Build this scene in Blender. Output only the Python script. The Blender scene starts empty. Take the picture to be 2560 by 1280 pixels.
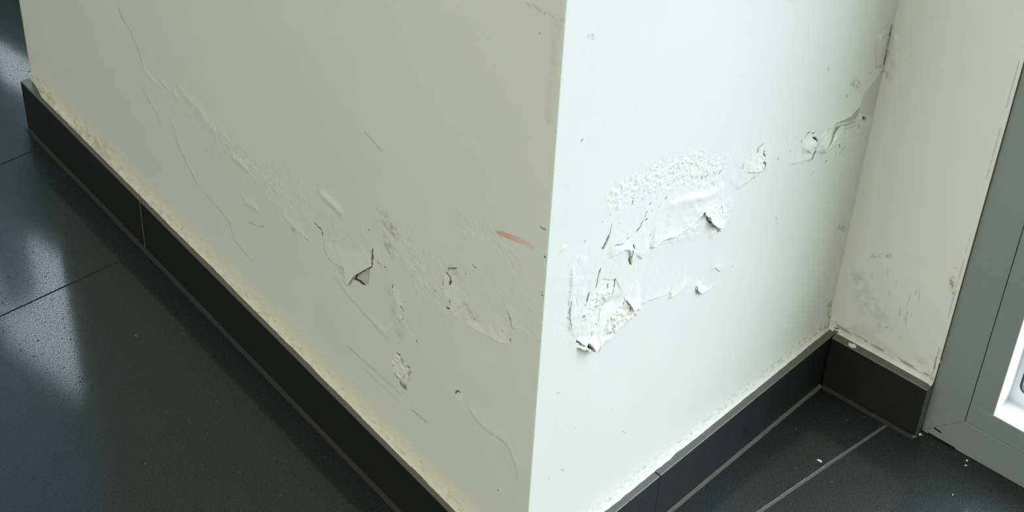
import bpy, bmesh, math
import numpy as np
from mathutils import Matrix, Vector
from mathutils.geometry import delaunay_2d_cdt

# ------------------------------------------------------------------ camera
CAM = np.array([0.87962, -1.04793, 1.79078])
R2 = np.array([0.72284436, 0.68965805, 0.0432181])
U2 = np.array([-0.47957503, 0.45565751, 0.74992268])
F2 = np.array([-0.49749756, 0.5628037, -0.66011224])
FPX = 4526.4
scene = bpy.context.scene
cam_data = bpy.data.cameras.new('camera')
cam = bpy.data.objects.new('camera', cam_data)
scene.collection.objects.link(cam)
cam.matrix_world = Matrix(((R2[0], U2[0], -F2[0], CAM[0]), (R2[1], U2[1], -F2[1], CAM[1]),
                           (R2[2], U2[2], -F2[2], CAM[2]), (0, 0, 0, 1)))
cam_data.sensor_width = 36.0
cam_data.lens = FPX / 2560 * 36.0
cam_data.clip_start = 0.05
scene.camera = cam

# ------------------------------------------------------------------ world, lights, exposure
scene.view_settings.view_transform = 'Standard'
scene.view_settings.look = 'None'
scene.view_settings.gamma = 1
scene.view_settings.use_curve_mapping = False
scene.view_settings.exposure = 0.0
world = bpy.data.worlds.new('overcast sky')
scene.world = world
world.use_nodes = True
wn = world.node_tree.nodes; wl = world.node_tree.links
wn.clear()
wo = wn.new('ShaderNodeOutputWorld'); wb = wn.new('ShaderNodeBackground')
wtc = wn.new('ShaderNodeTexCoord'); wsx = wn.new('ShaderNodeSeparateXYZ'); wr = wn.new('ShaderNodeValToRGB')
wl.new(wtc.outputs['Generated'], wsx.inputs[0]); wl.new(wsx.outputs['Z'], wr.inputs[0])
wr.color_ramp.elements[0].position = 0.0; wr.color_ramp.elements[0].color = (0.74, 0.83, 0.93, 1)
wr.color_ramp.elements[1].position = 0.6; wr.color_ramp.elements[1].color = (0.88, 0.94, 1.02, 1)
wl.new(wr.outputs[0], wb.inputs[0]); wb.inputs[1].default_value = 9.0
wl.new(wb.outputs[0], wo.inputs[0])

PHI = math.radians(172.734); PSI = math.radians(3.765)
Zv = np.array([0, 0, 1.0]); O = np.zeros(3)
aD = np.array([math.cos(PHI), math.sin(PHI), 0]); nA = np.array([-math.sin(PHI), math.cos(PHI), 0])
bD = np.array([0, 1.0, 0]); nB = np.array([1.0, 0, 0])
cD = np.array([math.cos(PSI), math.sin(PSI), 0]); nC = np.array([math.sin(PSI), -math.cos(PSI), 0])
LB = 0.6116; LA = 1.214; Q = np.array([0, LB, 0]); HS = 0.092
CEIL = 2.75

def area_light(name, loc, direction, sx, sy, power, color, portal=False, spread=math.pi):
    ld = bpy.data.lights.new(name, 'AREA'); ld.shape = 'RECTANGLE'; ld.size = sx; ld.size_y = sy
    ld.energy = power; ld.color = color; ld.spread = spread
    if portal: ld.cycles.is_portal = True
    o = bpy.data.objects.new(name, ld); scene.collection.objects.link(o)
    o.location = loc; o.rotation_euler = Vector(direction).to_track_quat('-Z', 'Y').to_euler()
    return o
# added warm fill lights under the ceiling, no fixtures
CEIL_POWER = 25.0
for lx, ly in ((1.1, -1.9), (-0.5, -2.6)):
    area_light('ceiling_fill', (lx, ly, CEIL - 0.03), (0, 0, -1), 0.6, 0.6, CEIL_POWER, (0.965, 0.965, 0.79))
# added fill light in front of the back wall, which has no window
area_light('back_wall_fill', (0.4, -4.1, 1.45), (0, 1, 0), 2.6, 1.3, 24.0, (0.965, 0.965, 0.81))
# portals in the two window openings guide the sky light
pc = Q + cD * 0.93 - nC * 0.09
area_light('window_portal', (pc[0], pc[1], 1.24), tuple(nC), 1.36, 2.3, 1, (1, 1, 1), True)
pc = Q - cD * 2.9 - nC * 0.12
area_light('window_portal', (pc[0], pc[1], 1.35), tuple(nC), 3.1, 2.1, 1, (1, 1, 1), True)

# ------------------------------------------------------------------ helpers
def coll(o):
    scene.collection.objects.link(o); return o
def tag(o, label=None, cat=None, group=None, kind=None):
    if label: o['label'] = label
    if cat: o['category'] = cat
    if group: o['group'] = group
    if kind: o['kind'] = kind
    return o
def ray(x, y):
    return F2 + R2 * (x - 1280) / FPX - U2 * (y - 640) / FPX
def hit(x, y, P, n):
    d = ray(x, y); return CAM + d * (((P - CAM) @ n) / (d @ n))

def new_mat(name):
    m = bpy.data.materials.new(name); m.use_nodes = True
    nt = m.node_tree; nt.nodes.clear()
    out = nt.nodes.new('ShaderNodeOutputMaterial'); b = nt.nodes.new('ShaderNodeBsdfPrincipled')
    nt.links.new(b.outputs[0], out.inputs[0])
    return m, nt, b
def simple(name, col, rough=0.5, metal=0.0, spec=0.5):
    m, nt, b = new_mat(name)
    b.inputs['Base Color'].default_value = (*col, 1); b.inputs['Roughness'].default_value = rough
    b.inputs['Metallic'].default_value = metal; b.inputs['Specular IOR Level'].default_value = spec
    return m
def N(nt, t, **kw):
    n = nt.nodes.new(t)
    for k, v in kw.items(): setattr(n, k, v)
    return n
def mix(nt, fac, a, b):
    n = nt.nodes.new('ShaderNodeMix'); n.data_type = 'RGBA'
    for s, v in ((n.inputs[0], fac), (n.inputs[6], a), (n.inputs[7], b)):
        if hasattr(v, 'is_output') or isinstance(v, bpy.types.NodeSocket): nt.links.new(v, s)
        elif isinstance(v, (int, float)): s.default_value = v
        else: s.default_value = (*v, 1)
    return n.outputs[2]
def noise(nt, co, scale, detail=2, rough=0.5):
    n = N(nt, 'ShaderNodeTexNoise'); n.inputs['Scale'].default_value = scale
    n.inputs['Detail'].default_value = detail; n.inputs['Roughness'].default_value = rough
    nt.links.new(co, n.inputs['Vector']); return n.outputs[0]
def ramp(nt, fac, p0, p1, c0=(0, 0, 0), c1=(1, 1, 1)):
    r = N(nt, 'ShaderNodeValToRGB'); e = r.color_ramp.elements
    e[0].position = p0; e[1].position = p1; e[0].color = (*c0, 1); e[1].color = (*c1, 1)
    nt.links.new(fac, r.inputs[0]); return r.outputs[0]
def objco(nt):
    return N(nt, 'ShaderNodeTexCoord').outputs['Object']

# wall paint: colour follows the stain, painted shade, crack and plaster attributes of the mesh
def wall_material(name, base):
    m, nt, b = new_mat(name)
    co = objco(nt)
    def attr(n):
        a = N(nt, 'ShaderNodeAttribute'); a.attribute_name = n; return a.outputs['Fac']
    big = ramp(nt, noise(nt, co, 6, 3), 0.3, 0.7)
    col = mix(nt, big, tuple(x * 0.975 for x in base), base)
    col = mix(nt, attr('cream'), col, (0.84, 0.80, 0.655))
    col = mix(nt, attr('plaster'), col, (0.86, 0.83, 0.78))
    col = mix(nt, attr('grime_shade'), col, (0.30, 0.285, 0.235))  # real grime, plus shade painted at some folds, gaps and flakes
    col = mix(nt, attr('red'), col, (0.74, 0.31, 0.16))
    col = mix(nt, attr('crack'), col, (0.035, 0.032, 0.025))  # near-black in the crack gaps paints in their shade
    nt.links.new(col, b.inputs['Base Color'])
    b.inputs['Roughness'].default_value = 0.62
    b.inputs['Specular IOR Level'].default_value = 0.3
    bp = N(nt, 'ShaderNodeBump'); bp.inputs['Strength'].default_value = 0.22; bp.inputs['Distance'].default_value = 0.0006
    nt.links.new(noise(nt, co, 420, 2, 0.6), bp.inputs['Height'])
    nt.links.new(bp.outputs[0], b.inputs['Normal'])
    return m
M_wall = wall_material('painted plaster', (0.80, 0.80, 0.74))
M_plain = simple('plain wall paint', (0.78, 0.77, 0.69), 0.7)
M_ceil = simple('ceiling paint', (0.82, 0.81, 0.77), 0.8)

def tile_material(name, lo, hi, rough, spec=0.5, pits=True, gscale=900, coat=0.0, g0=0.35, g1=0.68):
    g1_ = g1
    m, nt, b = new_mat(name)
    co = objco(nt)
    g1 = noise(nt, co, gscale, 2, 0.65)
    c = ramp(nt, g1, g0, g1_, lo, hi)
    nt.links.new(c, b.inputs['Base Color'])
    b.inputs['Specular IOR Level'].default_value = spec
    if coat:
        b.inputs['Coat Weight'].default_value = coat; b.inputs['Coat Roughness'].default_value = 0.10; b.inputs['Coat IOR'].default_value = 1.54; b.inputs['Coat Tint'].default_value = (0.86, 0.97, 1.0, 1)
    mp = N(nt, 'ShaderNodeMapping'); mp.inputs['Scale'].default_value = (1.0, 0.42, 1); mp.inputs['Rotation'].default_value = (0, 0, 0.25)
    nt.links.new(co, mp.inputs[0])
    pit = ramp(nt, noise(nt, mp.outputs[0], 330, 1, 0.5), 0.66, 0.71)
    ro = N(nt, 'ShaderNodeMapRange'); ro.inputs['To Min'].default_value = rough; ro.inputs['To Max'].default_value = 0.75
    nt.links.new(pit, ro.inputs[0]); nt.links.new(ro.outputs[0], b.inputs['Roughness'])
    if coat:
        g2 = ramp(nt, noise(nt, co, 700, 2, 0.7), 0.42, 0.57, (0.10, 0.10, 0.10), (1, 1, 1))
        cw = N(nt, 'ShaderNodeMath', operation='MULTIPLY'); cp_ = N(nt, 'ShaderNodeMath', operation='MULTIPLY_ADD'); cp_.inputs[1].default_value = -coat * 0.9; cp_.inputs[2].default_value = coat
        nt.links.new(pit, cp_.inputs[0]); nt.links.new(cp_.outputs[0], cw.inputs[0]); nt.links.new(g2, cw.inputs[1]); nt.links.new(cw.outputs[0], b.inputs['Coat Weight'])
    # grain and pits
    ma = N(nt, 'ShaderNodeMath', operation='MULTIPLY_ADD'); ma.inputs[1].default_value = -1.4
    nt.links.new(pit, ma.inputs[0]); nt.links.new(g1, ma.inputs[2])
    bp = N(nt, 'ShaderNodeBump'); bp.inputs['Strength'].default_value = 0.14 if pits else 0.15
    bp.inputs['Distance'].default_value = 0.00035
    nt.links.new(ma.outputs[0], bp.inputs['Height']); nt.links.new(bp.outputs[0], b.inputs['Normal'])
    return m
M_floor = tile_material('dark granite floor tile', (0.003, 0.0032, 0.0032), (0.108, 0.111, 0.109), 0.48, 0.4, coat=0.95, g0=0.49, g1=0.70)
M_skirt = tile_material('dark skirting tile face', (0.003, 0.0035, 0.0035), (0.028, 0.029, 0.029), 0.42, 0.4, False)
M_cut = tile_material('cut tile edge', (0.090, 0.088, 0.082), (0.130, 0.128, 0.120), 0.42, 0.8, False, 900)
M_grout = simple('grey grout', (0.14, 0.14, 0.125), 0.9, 0, 0.2)
M_grout_dark = simple('dark grout', (0.05, 0.05, 0.046), 0.9, 0, 0.2)
M_alu = tile_material('grey powder coated aluminium', (0.245, 0.26, 0.265), (0.28, 0.297, 0.30), 0.45, 0.4, False, 700)
M_white = simple('white window profile', (0.80, 0.83, 0.85), 0.35)
M_speck = simple('grey grit', (0.30, 0.30, 0.28), 0.8)
M_black = simple('black gap', (0.008, 0.008, 0.008), 0.9, 0, 0.1)
M_gasket = simple('dark rubber gasket', (0.03, 0.045, 0.06), 0.6)
M_chalk = simple('chalky plaster crumb', (0.80, 0.78, 0.74), 0.9, 0, 0.1)
M_ground = simple('wet grey pavement outside', (0.10, 0.14, 0.19), 0.6)
M_outer = simple('pale facade outside', (0.35, 0.38, 0.40), 0.8)
def glass_material(tint=(0.93, 0.95, 0.95)):
    m = bpy.data.materials.new('thin window glass'); m.use_nodes = True; nt = m.node_tree; nt.nodes.clear()
    out = N(nt, 'ShaderNodeOutputMaterial'); mx = N(nt, 'ShaderNodeMixShader')
    tr = N(nt, 'ShaderNodeBsdfTransparent'); gl = N(nt, 'ShaderNodeBsdfGlossy'); fr = N(nt, 'ShaderNodeFresnel')
    tr.inputs[0].default_value = (*tint, 1); gl.inputs['Roughness'].default_value = 0.02
    fr.inputs[0].default_value = 1.45
    ge = N(nt, 'ShaderNodeNewGeometry'); ml = N(nt, 'ShaderNodeMath', operation='MULTIPLY_ADD'); ml.inputs[1].default_value = -1; ml.inputs[2].default_value = 1
    nt.links.new(ge.outputs['Backfacing'], ml.inputs[0]); mm = N(nt, 'ShaderNodeMath', operation='MULTIPLY')
    nt.links.new(ml.outputs[0], mm.inputs[0]); nt.links.new(fr.outputs[0], mm.inputs[1])
    nt.links.new(mm.outputs[0], mx.inputs[0]); nt.links.new(tr.outputs[0], mx.inputs[1]); nt.links.new(gl.outputs[0], mx.inputs[2])
    nt.links.new(mx.outputs[0], out.inputs[0]); return m
M_glass = glass_material()
M_tint = glass_material((0.66, 0.77, 0.81))
M_tint2 = glass_material((0.38, 0.47, 0.51))

def mesh_obj(name, verts, faces, mat, parent=None, smooth=False, mats=None, fmat=None):
    me = bpy.data.meshes.new(name); me.from_pydata([tuple(map(float, v)) for v in verts], [], faces)
    for m_ in (mats or [mat]): me.materials.append(m_)
    if fmat: me.polygons.foreach_set('material_index', fmat)
    if smooth: me.polygons.foreach_set('use_smooth', [True] * len(faces))
    me.update()
    o = coll(bpy.data.objects.new(name, me)); o.parent = parent
    return o
BOXF = [(0, 3, 2, 1), (4, 5, 6, 7), (0, 1, 5, 4), (1, 2, 6, 5), (2, 3, 7, 6), (3, 0, 4, 7)]
def box_local(org, e1, e2, e3, lo, hi):
    """corners of a box in the frame (org, e1, e2, e3)"""
    v = []
    for z in (lo[2], hi[2]):
        for x, y in ((lo[0], lo[1]), (hi[0], lo[1]), (hi[0], hi[1]), (lo[0], hi[1])):
            v.append(org + e1 * x + e2 * y + e3 * z)
    return v
def bevel(o, w, seg=2):
    md = o.modifiers.new('bevel', 'BEVEL'); md.width = w; md.segments = seg; md.limit_method = 'ANGLE'; return o
def boxes(name, lst, mat, parent=None, bev=None):
    vs, fs = [], []
    for (org, e1, e2, e3, lo, hi) in lst:
        k = len(vs); vs += box_local(org, e1, e2, e3, lo, hi); fs += [tuple(i + k for i in f) for f in BOXF]
    o = mesh_obj(name, vs, fs, mat, parent)
    bm = bmesh.new(); bm.from_mesh(o.data); bmesh.ops.recalc_face_normals(bm, faces=bm.faces); bm.to_mesh(o.data); bm.free()
    if bev: bevel(o, bev)
    return o

# ------------------------------------------------------------------ numpy relief of the damaged walls
_hash = {}
def vnoise(u, z, scale, seed):
    """smooth value noise, lattice spacing 'scale' metres, range 0..1"""
    if seed not in _hash: _hash[seed] = np.random.RandomState(seed).rand(256, 256).astype(np.float32)
    T = _hash[seed]
    x = u / scale + 1000.0; y = z / scale + 1000.0
    xi = np.floor(x).astype(np.int64); yi = np.floor(y).astype(np.int64)
    fx = (x - xi); fy = (y - yi); fx = fx * fx * (3 - 2 * fx); fy = fy * fy * (3 - 2 * fy)
    g = lambda i, j: T[i & 255, j & 255]
    return (g(xi, yi) * (1 - fx) + g(xi + 1, yi) * fx) * (1 - fy) + (g(xi, yi + 1) * (1 - fx) + g(xi + 1, yi + 1) * fx) * fy
def fbm(u, z, scale, seed, octs=3):
    s = 0; a = 1; t = 0
    for i in range(octs):
        s = s + a * vnoise(u, z, scale / 2 ** i, seed + i); t += a; a *= 0.5
    return s / t
def sstep(x, a, b):
    t = np.clip((x - a) / (b - a), 0, 1); return t * t * (3 - 2 * t)

class Relief:
    def __init__(s, org, ud, nd, us, zs):
        s.org, s.ud, s.nd = org, ud, nd
        s.us, s.zs = us, zs
        s.U, s.Z = np.meshgrid(us, zs)
        s.H = np.zeros_like(s.U)
        s.ch = {k: np.zeros_like(s.U) for k in ('crack', 'grime_shade', 'cream', 'plaster', 'red')}
        s.sd = 100; s.gain = 1; s.wide = 1
    def uv(s, px):
        out = []
        for q in px:
            P = hit(q[0], q[1], s.org, s.nd) - s.org
            out.append((P @ s.ud, P[2]))
        return np.array(out)
    def win(s, pts, pad):
        i0 = max(np.searchsorted(s.us, pts[:, 0].min() - pad), 0); i1 = np.searchsorted(s.us, pts[:, 0].max() + pad)
        j0 = max(np.searchsorted(s.zs, pts[:, 1].min() - pad), 0); j1 = np.searchsorted(s.zs, pts[:, 1].max() + pad)
        return slice(j0, j1), slice(i0, i1)
    def dist(s, px, pad, jag=0.0, jscale=0.006, closed=False):
        """(window, distance, sign*distance, parameter 0..1) to the polyline"""
        pts = s.uv(px)
        if closed: pts = np.vstack([pts, pts[:1]])
        w = s.win(pts, pad)
        U = s.U[w]; Z = s.Z[w]; s.sd += 7
        if jag:
            U = U + (fbm(U, Z, jscale, s.sd, 3) - .5) * 2 * jag
            Z = Z + (fbm(s.U[w], Z, jscale, s.sd + 3, 3) - .5) * 2 * jag
            U = U + (vnoise(s.U[w], s.Z[w], 0.0022, s.sd + 11) - .5) * 1.1 * jag; Z = Z + (vnoise(s.U[w], s.Z[w], 0.0022, s.sd + 12) - .5) * 1.1 * jag
        best = np.full(U.shape, 1e9); sg = np.ones(U.shape); tt = np.zeros(U.shape)
        L = np.hypot(*(np.diff(pts, axis=0).T)); cum = np.concatenate([[0], np.cumsum(L)]); tot = cum[-1]
        for k in range(len(pts) - 1):
            A = pts[k]; d = pts[k + 1] - A; l2 = d @ d + 1e-12
            t = np.clip(((U - A[0]) * d[0] + (Z - A[1]) * d[1]) / l2, 0, 1)
            dx = U - A[0] - t * d[0]; dz = Z - A[1] - t * d[1]
            dd = np.hypot(dx, dz); m = dd < best
            best = np.where(m, dd, best); sg = np.where(m, np.sign(d[0] * dz - d[1] * dx), sg)
            tt = np.where(m, (cum[k] + t * L[k]) / tot, tt)
        return w, best, sg * best, tt
    def _side(s, px, side_px, pts_idx=None):
        p = s.uv(px); q = s.uv([side_px])[0]
        best = 1e9; sg = 1
        for k in range(len(p) - 1):
            A = p[k]; d = p[k + 1] - A; t = np.clip(((q - A) @ d) / (d @ d), 0, 1); e = q - A - t * d
            if np.hypot(*e) < best: best = np.hypot(*e); sg = np.sign(d[0] * e[1] - d[1] * e[0])
        return sg
    def add(s, chn, w, v):
        c = s.ch[chn]; c[w] = np.maximum(c[w], v)
    def crack(s, px, mm=1.0, depth=1.0, dark=1.0, jag=0.5, taper=0.12, ch='crack'):
        if s.gain != 1: dark = min(1, dark * s.gain); jag = jag * 1.5 + 0.15
        hw = mm * 0.0005 * s.wide
        w, d, sd, t = s.dist(px, 0.006 + hw, jag * 0.001)
        tp = sstep(t, -0.001, taper) * (1 - sstep(t, 1 - taper, 1.001)) if taper else 1
        ww = hw * (0.35 + 0.65 * tp) * (0.75 + 0.5 * vnoise(s.U[w], s.Z[w], 0.005, s.sd + 5))
        m = 1 - sstep(d, ww * 0.65, ww * 1.15 + 0.0004)
        s.add(ch, w, m * dark); s.H[w] -= m * depth * 0.001
    def lift(s, px, side, h, fall, jag=0.5, dark=0.0, taper=0.2, sharp=0.5, under=0.0):
        """paint layer standing off on one side of the line"""
        f = fall * 0.001
        w, d, sd, t = s.dist(px, f * 4, jag * 0.001)
        x = sd * s._side(px, side)
        tp = sstep(t, -0.001, taper) * (1 - sstep(t, 1 - taper, 1.001))
        end = np.exp(-(np.maximum(d - np.abs(x), 0) / (f * 0.5)) ** 2)
        up = sstep(x, -sharp * 0.0005, sharp * 0.0005) * np.exp(-np.maximum(x, 0) / f) * tp * (1 - sstep(d / f, 1.6, 3.6))
        s.H[w] += up * h * 0.001 * (0.8 + 0.4 * vnoise(s.U[w], s.Z[w], 0.012, s.sd))
        if dark:
            m = (1 - sstep(np.abs(x + 0.0004), 0.0002, 0.0010)) * tp * (vnoise(s.U[w], s.Z[w], 0.006, s.sd + 1) > 0.3)
            s.add('crack', w, m * dark)  # edge shading painted as a dark line below the lifted edge
    def ridge(s, px, mm, h, jag=1.0, taper=0.25):
        r = mm * 0.001
        w, d, sd, t = s.dist(px, r * 3, jag * 0.001, 0.02)
        tp = sstep(t, -0.001, taper) * (1 - sstep(t, 1 - taper, 1.001))
        s.H[w] += np.exp(-(d / r) ** 2) * h * 0.001 * tp * (0.7 + 0.6 * vnoise(s.U[w], s.Z[w], 0.015, s.sd))
    def rough(s, px, mm, h, scale=3.0, octs=2, cells=False):
        r = mm * 0.001
        w, d, sd, t = s.dist(px, r * 1.8, 3e-3, 0.02)
        m = 1 - sstep(d, r * 0.4, r * 1.3)
        n = fbm(s.U[w], s.Z[w], scale * 0.001, s.sd, octs)
        if cells: n = sstep(n, 0.45, 0.75)
        s.H[w] += (n - 0.3) * m * h * 0.001
    def stain(s, ch, px, mm, amt, nscale=8.0, contrast=0.5, specks=False):
        r = mm * 0.001
        w, d, sd, t = s.dist(px, r * 2.2, 1.5e-3, 0.01)
        m = 1 - sstep(d, r * 0.3, r * 1.4)
        n = fbm(s.U[w], s.Z[w], nscale * 0.001, s.sd + 9, 3)
        n = sstep(n, 0.58, 0.72) if specks else (1 - contrast) + contrast * 2 * sstep(n, 0.3, 0.75)
        s.add(ch, w, np.clip(m * n * amt, 0, 1))
    def region(s, px, h=0.0, edge=1.0, jag=0.8, grow=0.0):
        """inside mask of a closed outline; h raises (mm) the inside"""
        w, d, sd, t = s.dist(px, 0.01, jag * 0.001, closed=True)
        pts = s.uv(px); U = s.U[w]; Z = s.Z[w]; ins = np.zeros(U.shape, bool)
        n = len(pts)
        for k in range(n):
            x0, y0 = pts[k]; x1, y1 = pts[(k + 1) % n]
            c = ((y0 > Z) != (y1 > Z)) & (U < (x1 - x0) * (Z - y0) / (y1 - y0 + 1e-12) + x0); ins ^= c
        x = np.where(ins, d, -d)
        m = sstep(x, -edge * 0.0005, edge * 0.0005)
        s.H[w] += m * h * 0.001
        return w, m, x
    def dots(s, lst, mm=1.2, dark=0.9):
        for q in lst:
            r = mm * 0.0005 * (q[2] if len(q) > 2 else 1)
            pts = s.uv([q[:2]]); w = s.win(pts, 0.006); s.sd += 3
            d = np.hypot(s.U[w] - pts[0, 0], s.Z[w] - pts[0, 1]) + (vnoise(s.U[w], s.Z[w], 0.001, s.sd) - .5) * r
            m = 1 - sstep(d, r * 0.7, r * 1.4 + 0.0002)
            s.add('crack', w, m * dark); s.H[w] -= m * 0.0006
    def build(s, name, mat, flip):
        nu, nz = len(s.us), len(s.zs)
        P = s.org + s.U[..., None] * s.ud + s.Z[..., None] * Zv + s.H[..., None] * s.nd
        me = bpy.data.meshes.new(name)
        nv = nu * nz
        me.vertices.add(nv); me.vertices.foreach_set('co', P.reshape(-1).astype(np.float32))
        i = np.arange(nv).reshape(nz, nu)
        q = np.stack([i[:-1, :-1], i[:-1, 1:], i[1:, 1:], i[1:, :-1]], -1).reshape(-1, 4)
        if flip: q = q[:, ::-1]
        nf = len(q)
        me.loops.add(nf * 4); me.loops.foreach_set('vertex_index', q.reshape(-1).astype(np.int32))
        me.polygons.add(nf); me.polygons.foreach_set('loop_start', np.arange(0, nf * 4, 4, dtype=np.int32))
        me.polygons.foreach_set('loop_total', np.full(nf, 4, dtype=np.int32))
        me.polygons.foreach_set('use_smooth', np.ones(nf, dtype=bool))
        me.update(calc_edges=True)
        for k, a in s.ch.items():
            at = me.attributes.new(k, 'FLOAT', 'POINT'); at.data.foreach_set('value', np.clip(a, 0, 1).reshape(-1).astype(np.float32))
        me.materials.append(mat)
        return coll(bpy.data.objects.new(name, me))

def axis(segs):
    """segs: list of (start, end, step)"""
    out = []
    for a, b, st in segs:
        n = max(1, int(round((b - a) / st))); out += list(a + (b - a) * np.arange(n) / n)
    out.append(segs[-1][1]); return np.array(out)
ZA = axis([(0.0, 0.085, 0.02), (0.085, 0.62, 0.00075), (0.62, 0.92, 0.0015), (0.92, CEIL, 0.1)])

# ---- left wall (faces the room)
W = Relief(O, aD, nA, axis([(0, LA, 0.001)]), ZA)
U, Z = W.U, W.Z; W.gain = 1.2; W.wide = 1.5
# slow waviness of hand-applied filler
W.H += (fbm(U, Z, 0.16, 5, 3) - .5) * 0.0022 * sstep(U, 0.0, 0.05)
# damp-blistered zone follows a band rising to the corner
band = [(390, 200), (470, 290), (560, 370), (680, 470), (820, 570), (960, 620), (1100, 690), (1230, 740), (1300, 780)]
W.rough(band, 55, 0.8, 9, 4)
W.rough([(760, 560), (880, 640), (1000, 740), (1100, 790)], 40, 0.45, 8, 5)
W.rough([(860, 720), (960, 820), (1060, 900), (1180, 1000), (1260, 1090)], 40, 0.5, 16, 5)
W.rough([(440, 210), (520, 300), (600, 380), (700, 470)], 14, 0.9, 4, 2)
W.rough([(640, 450), (700, 500), (760, 470), (680, 420)], 20, 0.7, 3.2, 2)
W.rough([(970, 560), (1040, 640), (1100, 740), (1060, 700)], 34, 0.75, 2.6, 2)
W.rough([(1150, 560), (1220, 580), (1280, 640)], 26, 0.75, 4, 3)
W.rough([(860, 720), (950, 800), (1040, 840)], 24, 0.5, 6, 2)
W.crack([(291, 8), (305, 45), (328, 82), (345, 125), (362, 170)], 0.9, 0.2, 0.33, 0.6)
W.lift([(345, 120), (365, 175), (400, 210), (440, 245)], (340, 200), 0.7, 14, dark=0, sharp=7)
W.lift([(352, 210), (372, 245), (395, 285), (405, 320)], (420, 240), 0.9, 14, sharp=7)
W.lift([(418, 280), (436, 320), (447, 360), (462, 395), (485, 440), (500, 480)], (480, 330), 1.5, 16, sharp=9)
W.lift([(500, 470), (530, 500), (556, 530), (575, 555), (588, 600), (620, 640), (640, 665)], (600, 520), 1.5, 18, sharp=9)
W.ridge([(440, 200), (470, 245), (505, 285), (535, 325), (560, 352)], 8, 0.7)
W.ridge([(400, 200), (425, 225), (450, 245)], 5, 0.7)
W.ridge([(575, 385), (592, 398), (612, 415), (628, 430)], 6, 1.6)
W.ridge([(790, 470), (815, 492), (845, 520), (870, 542)], 7, 2.0)
W.ridge([(605, 500), (640, 520), (652, 530)], 5, 1.1)
W.lift([(600, 490), (625, 505), (648, 528)], (640, 490), 0.9, 9, sharp=2)
W.crack([(706, 541), (722, 553), (738, 568), (755, 586), (771, 602)], 1.6, 1.6, 0.95, 0.4, 0.1)
W.lift([(704, 539), (724, 552), (740, 567), (757, 585), (774, 602)], (770, 560), 2.0, 7, 0.4, sharp=0.8)
W.stain('grime_shade', [(730, 572), (738, 577)], 4, 0.3)
W.crack([(785, 553), (787, 559), (793, 563), (796, 568), (801, 570), (806, 580), (807, 590)], 1.5, 1.5, 0.95, 0.6, 0.1)
W.dots([(561, 379), (562, 383, .8), (923, 574, 1.3), (860, 596), (836, 601, .8), (963, 668, 1.8), (966, 676, .9), (1030, 690, .9),
        (1007, 796, 1.1), (1013, 755, .8), (1088, 728, 1.3), (1163, 685, 1.1), (1042, 853, 2.0), (1246, 1225, 1.6), (1356, 738, 1.4),
        (1358, 748, 1.0), (1355, 731, 1.2), (1362, 642, 1.8), (1349, 84, 1.2), (1361, 33, .9), (1171, 797, .9), (1189, 796, 1.3), (1218, 836, 1.1)])
W.crack([(932, 620), (931, 635), (930, 650), (931, 664)], 2.3, 2.0, 1.0, 0.4, 0.35)
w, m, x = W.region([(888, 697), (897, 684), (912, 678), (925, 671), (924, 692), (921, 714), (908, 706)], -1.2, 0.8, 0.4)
W.add('grime_shade', w, m * (0.30 + 0.35 * np.exp(-np.maximum(x, 0) / 0.004)))  # underside shade of the torn triangle painted in, deepest at its rim
W.crack([(884, 695), (893, 700), (905, 707), (916, 714)], 1.9, 1.6, 1.0, 0.4, 0.15)
W.crack([(931, 665), (915, 673), (900, 681), (893, 686), (888, 696)], 1.5, 1.4, 0.85, 0.4, 0.1)
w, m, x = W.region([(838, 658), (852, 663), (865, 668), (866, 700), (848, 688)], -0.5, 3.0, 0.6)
W.add('grime_shade', w, m * 0.14)  # shadow beneath the loose tongue painted as darker colour
W.crack([(943, 655), (951, 660), (956, 666)], 0.8, 0.5, 0.5)
W.crack([(983, 712), (981, 722), (985, 738), (990, 755), (1002, 768), (1011, 779)], 1.5, 1.6, 0.95, 0.6)
W.lift([(984, 712), (982, 722), (986, 738), (991, 755), (1005, 770)], (1010, 740), 1.6, 10, 0.4)
W.lift([(984, 760), (986, 785), (1000, 798), (1010, 798)], (1000, 775), 1.0, 8, 0.4)
W.crack([(1113, 681), (1119, 686), (1124, 692), (1126, 702), (1124, 713)], 1.5, 1.6, 0.95, 0.5)
W.crack([(1111, 702), (1108, 714), (1108, 725), (1117, 737), (1125, 747), (1127, 758), (1126, 766)], 2.0, 2.0, 1.0, 0.6)
W.crack([(1117, 770), (1124, 772)], 1.4, 1.2, 0.9)
W.crack([(1119, 680), (1119, 673), (1125, 671), (1141, 671)], 1.3, 0.8, 0.55)
W.lift([(1113, 676), (1109, 702), (1108, 725), (1124, 745), (1127, 766), (1134, 788), (1147, 795)], (1180, 730), 2.4, 20, 0.8, 0.25)
W.lift([(1152, 785), (1163, 800), (1180, 815), (1200, 828), (1215, 834), (1235, 843), (1255, 853), (1275, 864)], (1220, 800), 4.4, 15, 0.8, 0.12, sharp=1.2)
W.stain('plaster', [(1150, 765), (1185, 805), (1212, 828)], 6, 0.8, 5)
W.stain('grime_shade', [(1165, 760), (1180, 785), (1195, 795)], 5, 0.25, 4)
W.stain('grime_shade', [(1132, 676), (1140, 685)], 6, 0.2, 4)
W.crack([(1268, 775), (1276, 795), (1279, 808), (1283, 823)], 1.1, 1.0, 0.9, 0.3)
W.lift([(1262, 760), (1270, 780), (1278, 805), (1284, 825)], (1295, 790), 0.9, 9, 0.3)
W.stain('grime_shade', [(1260, 828), (1272, 842)], 3.5, 0.8, 2, specks=True)
W.crack([(1278, 846), (1275, 853)], 1.0, 0.5, 0.5)
W.crack([(1182, 660), (1185, 669), (1189, 669)], 1.0, 0.5, 0.6)
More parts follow.
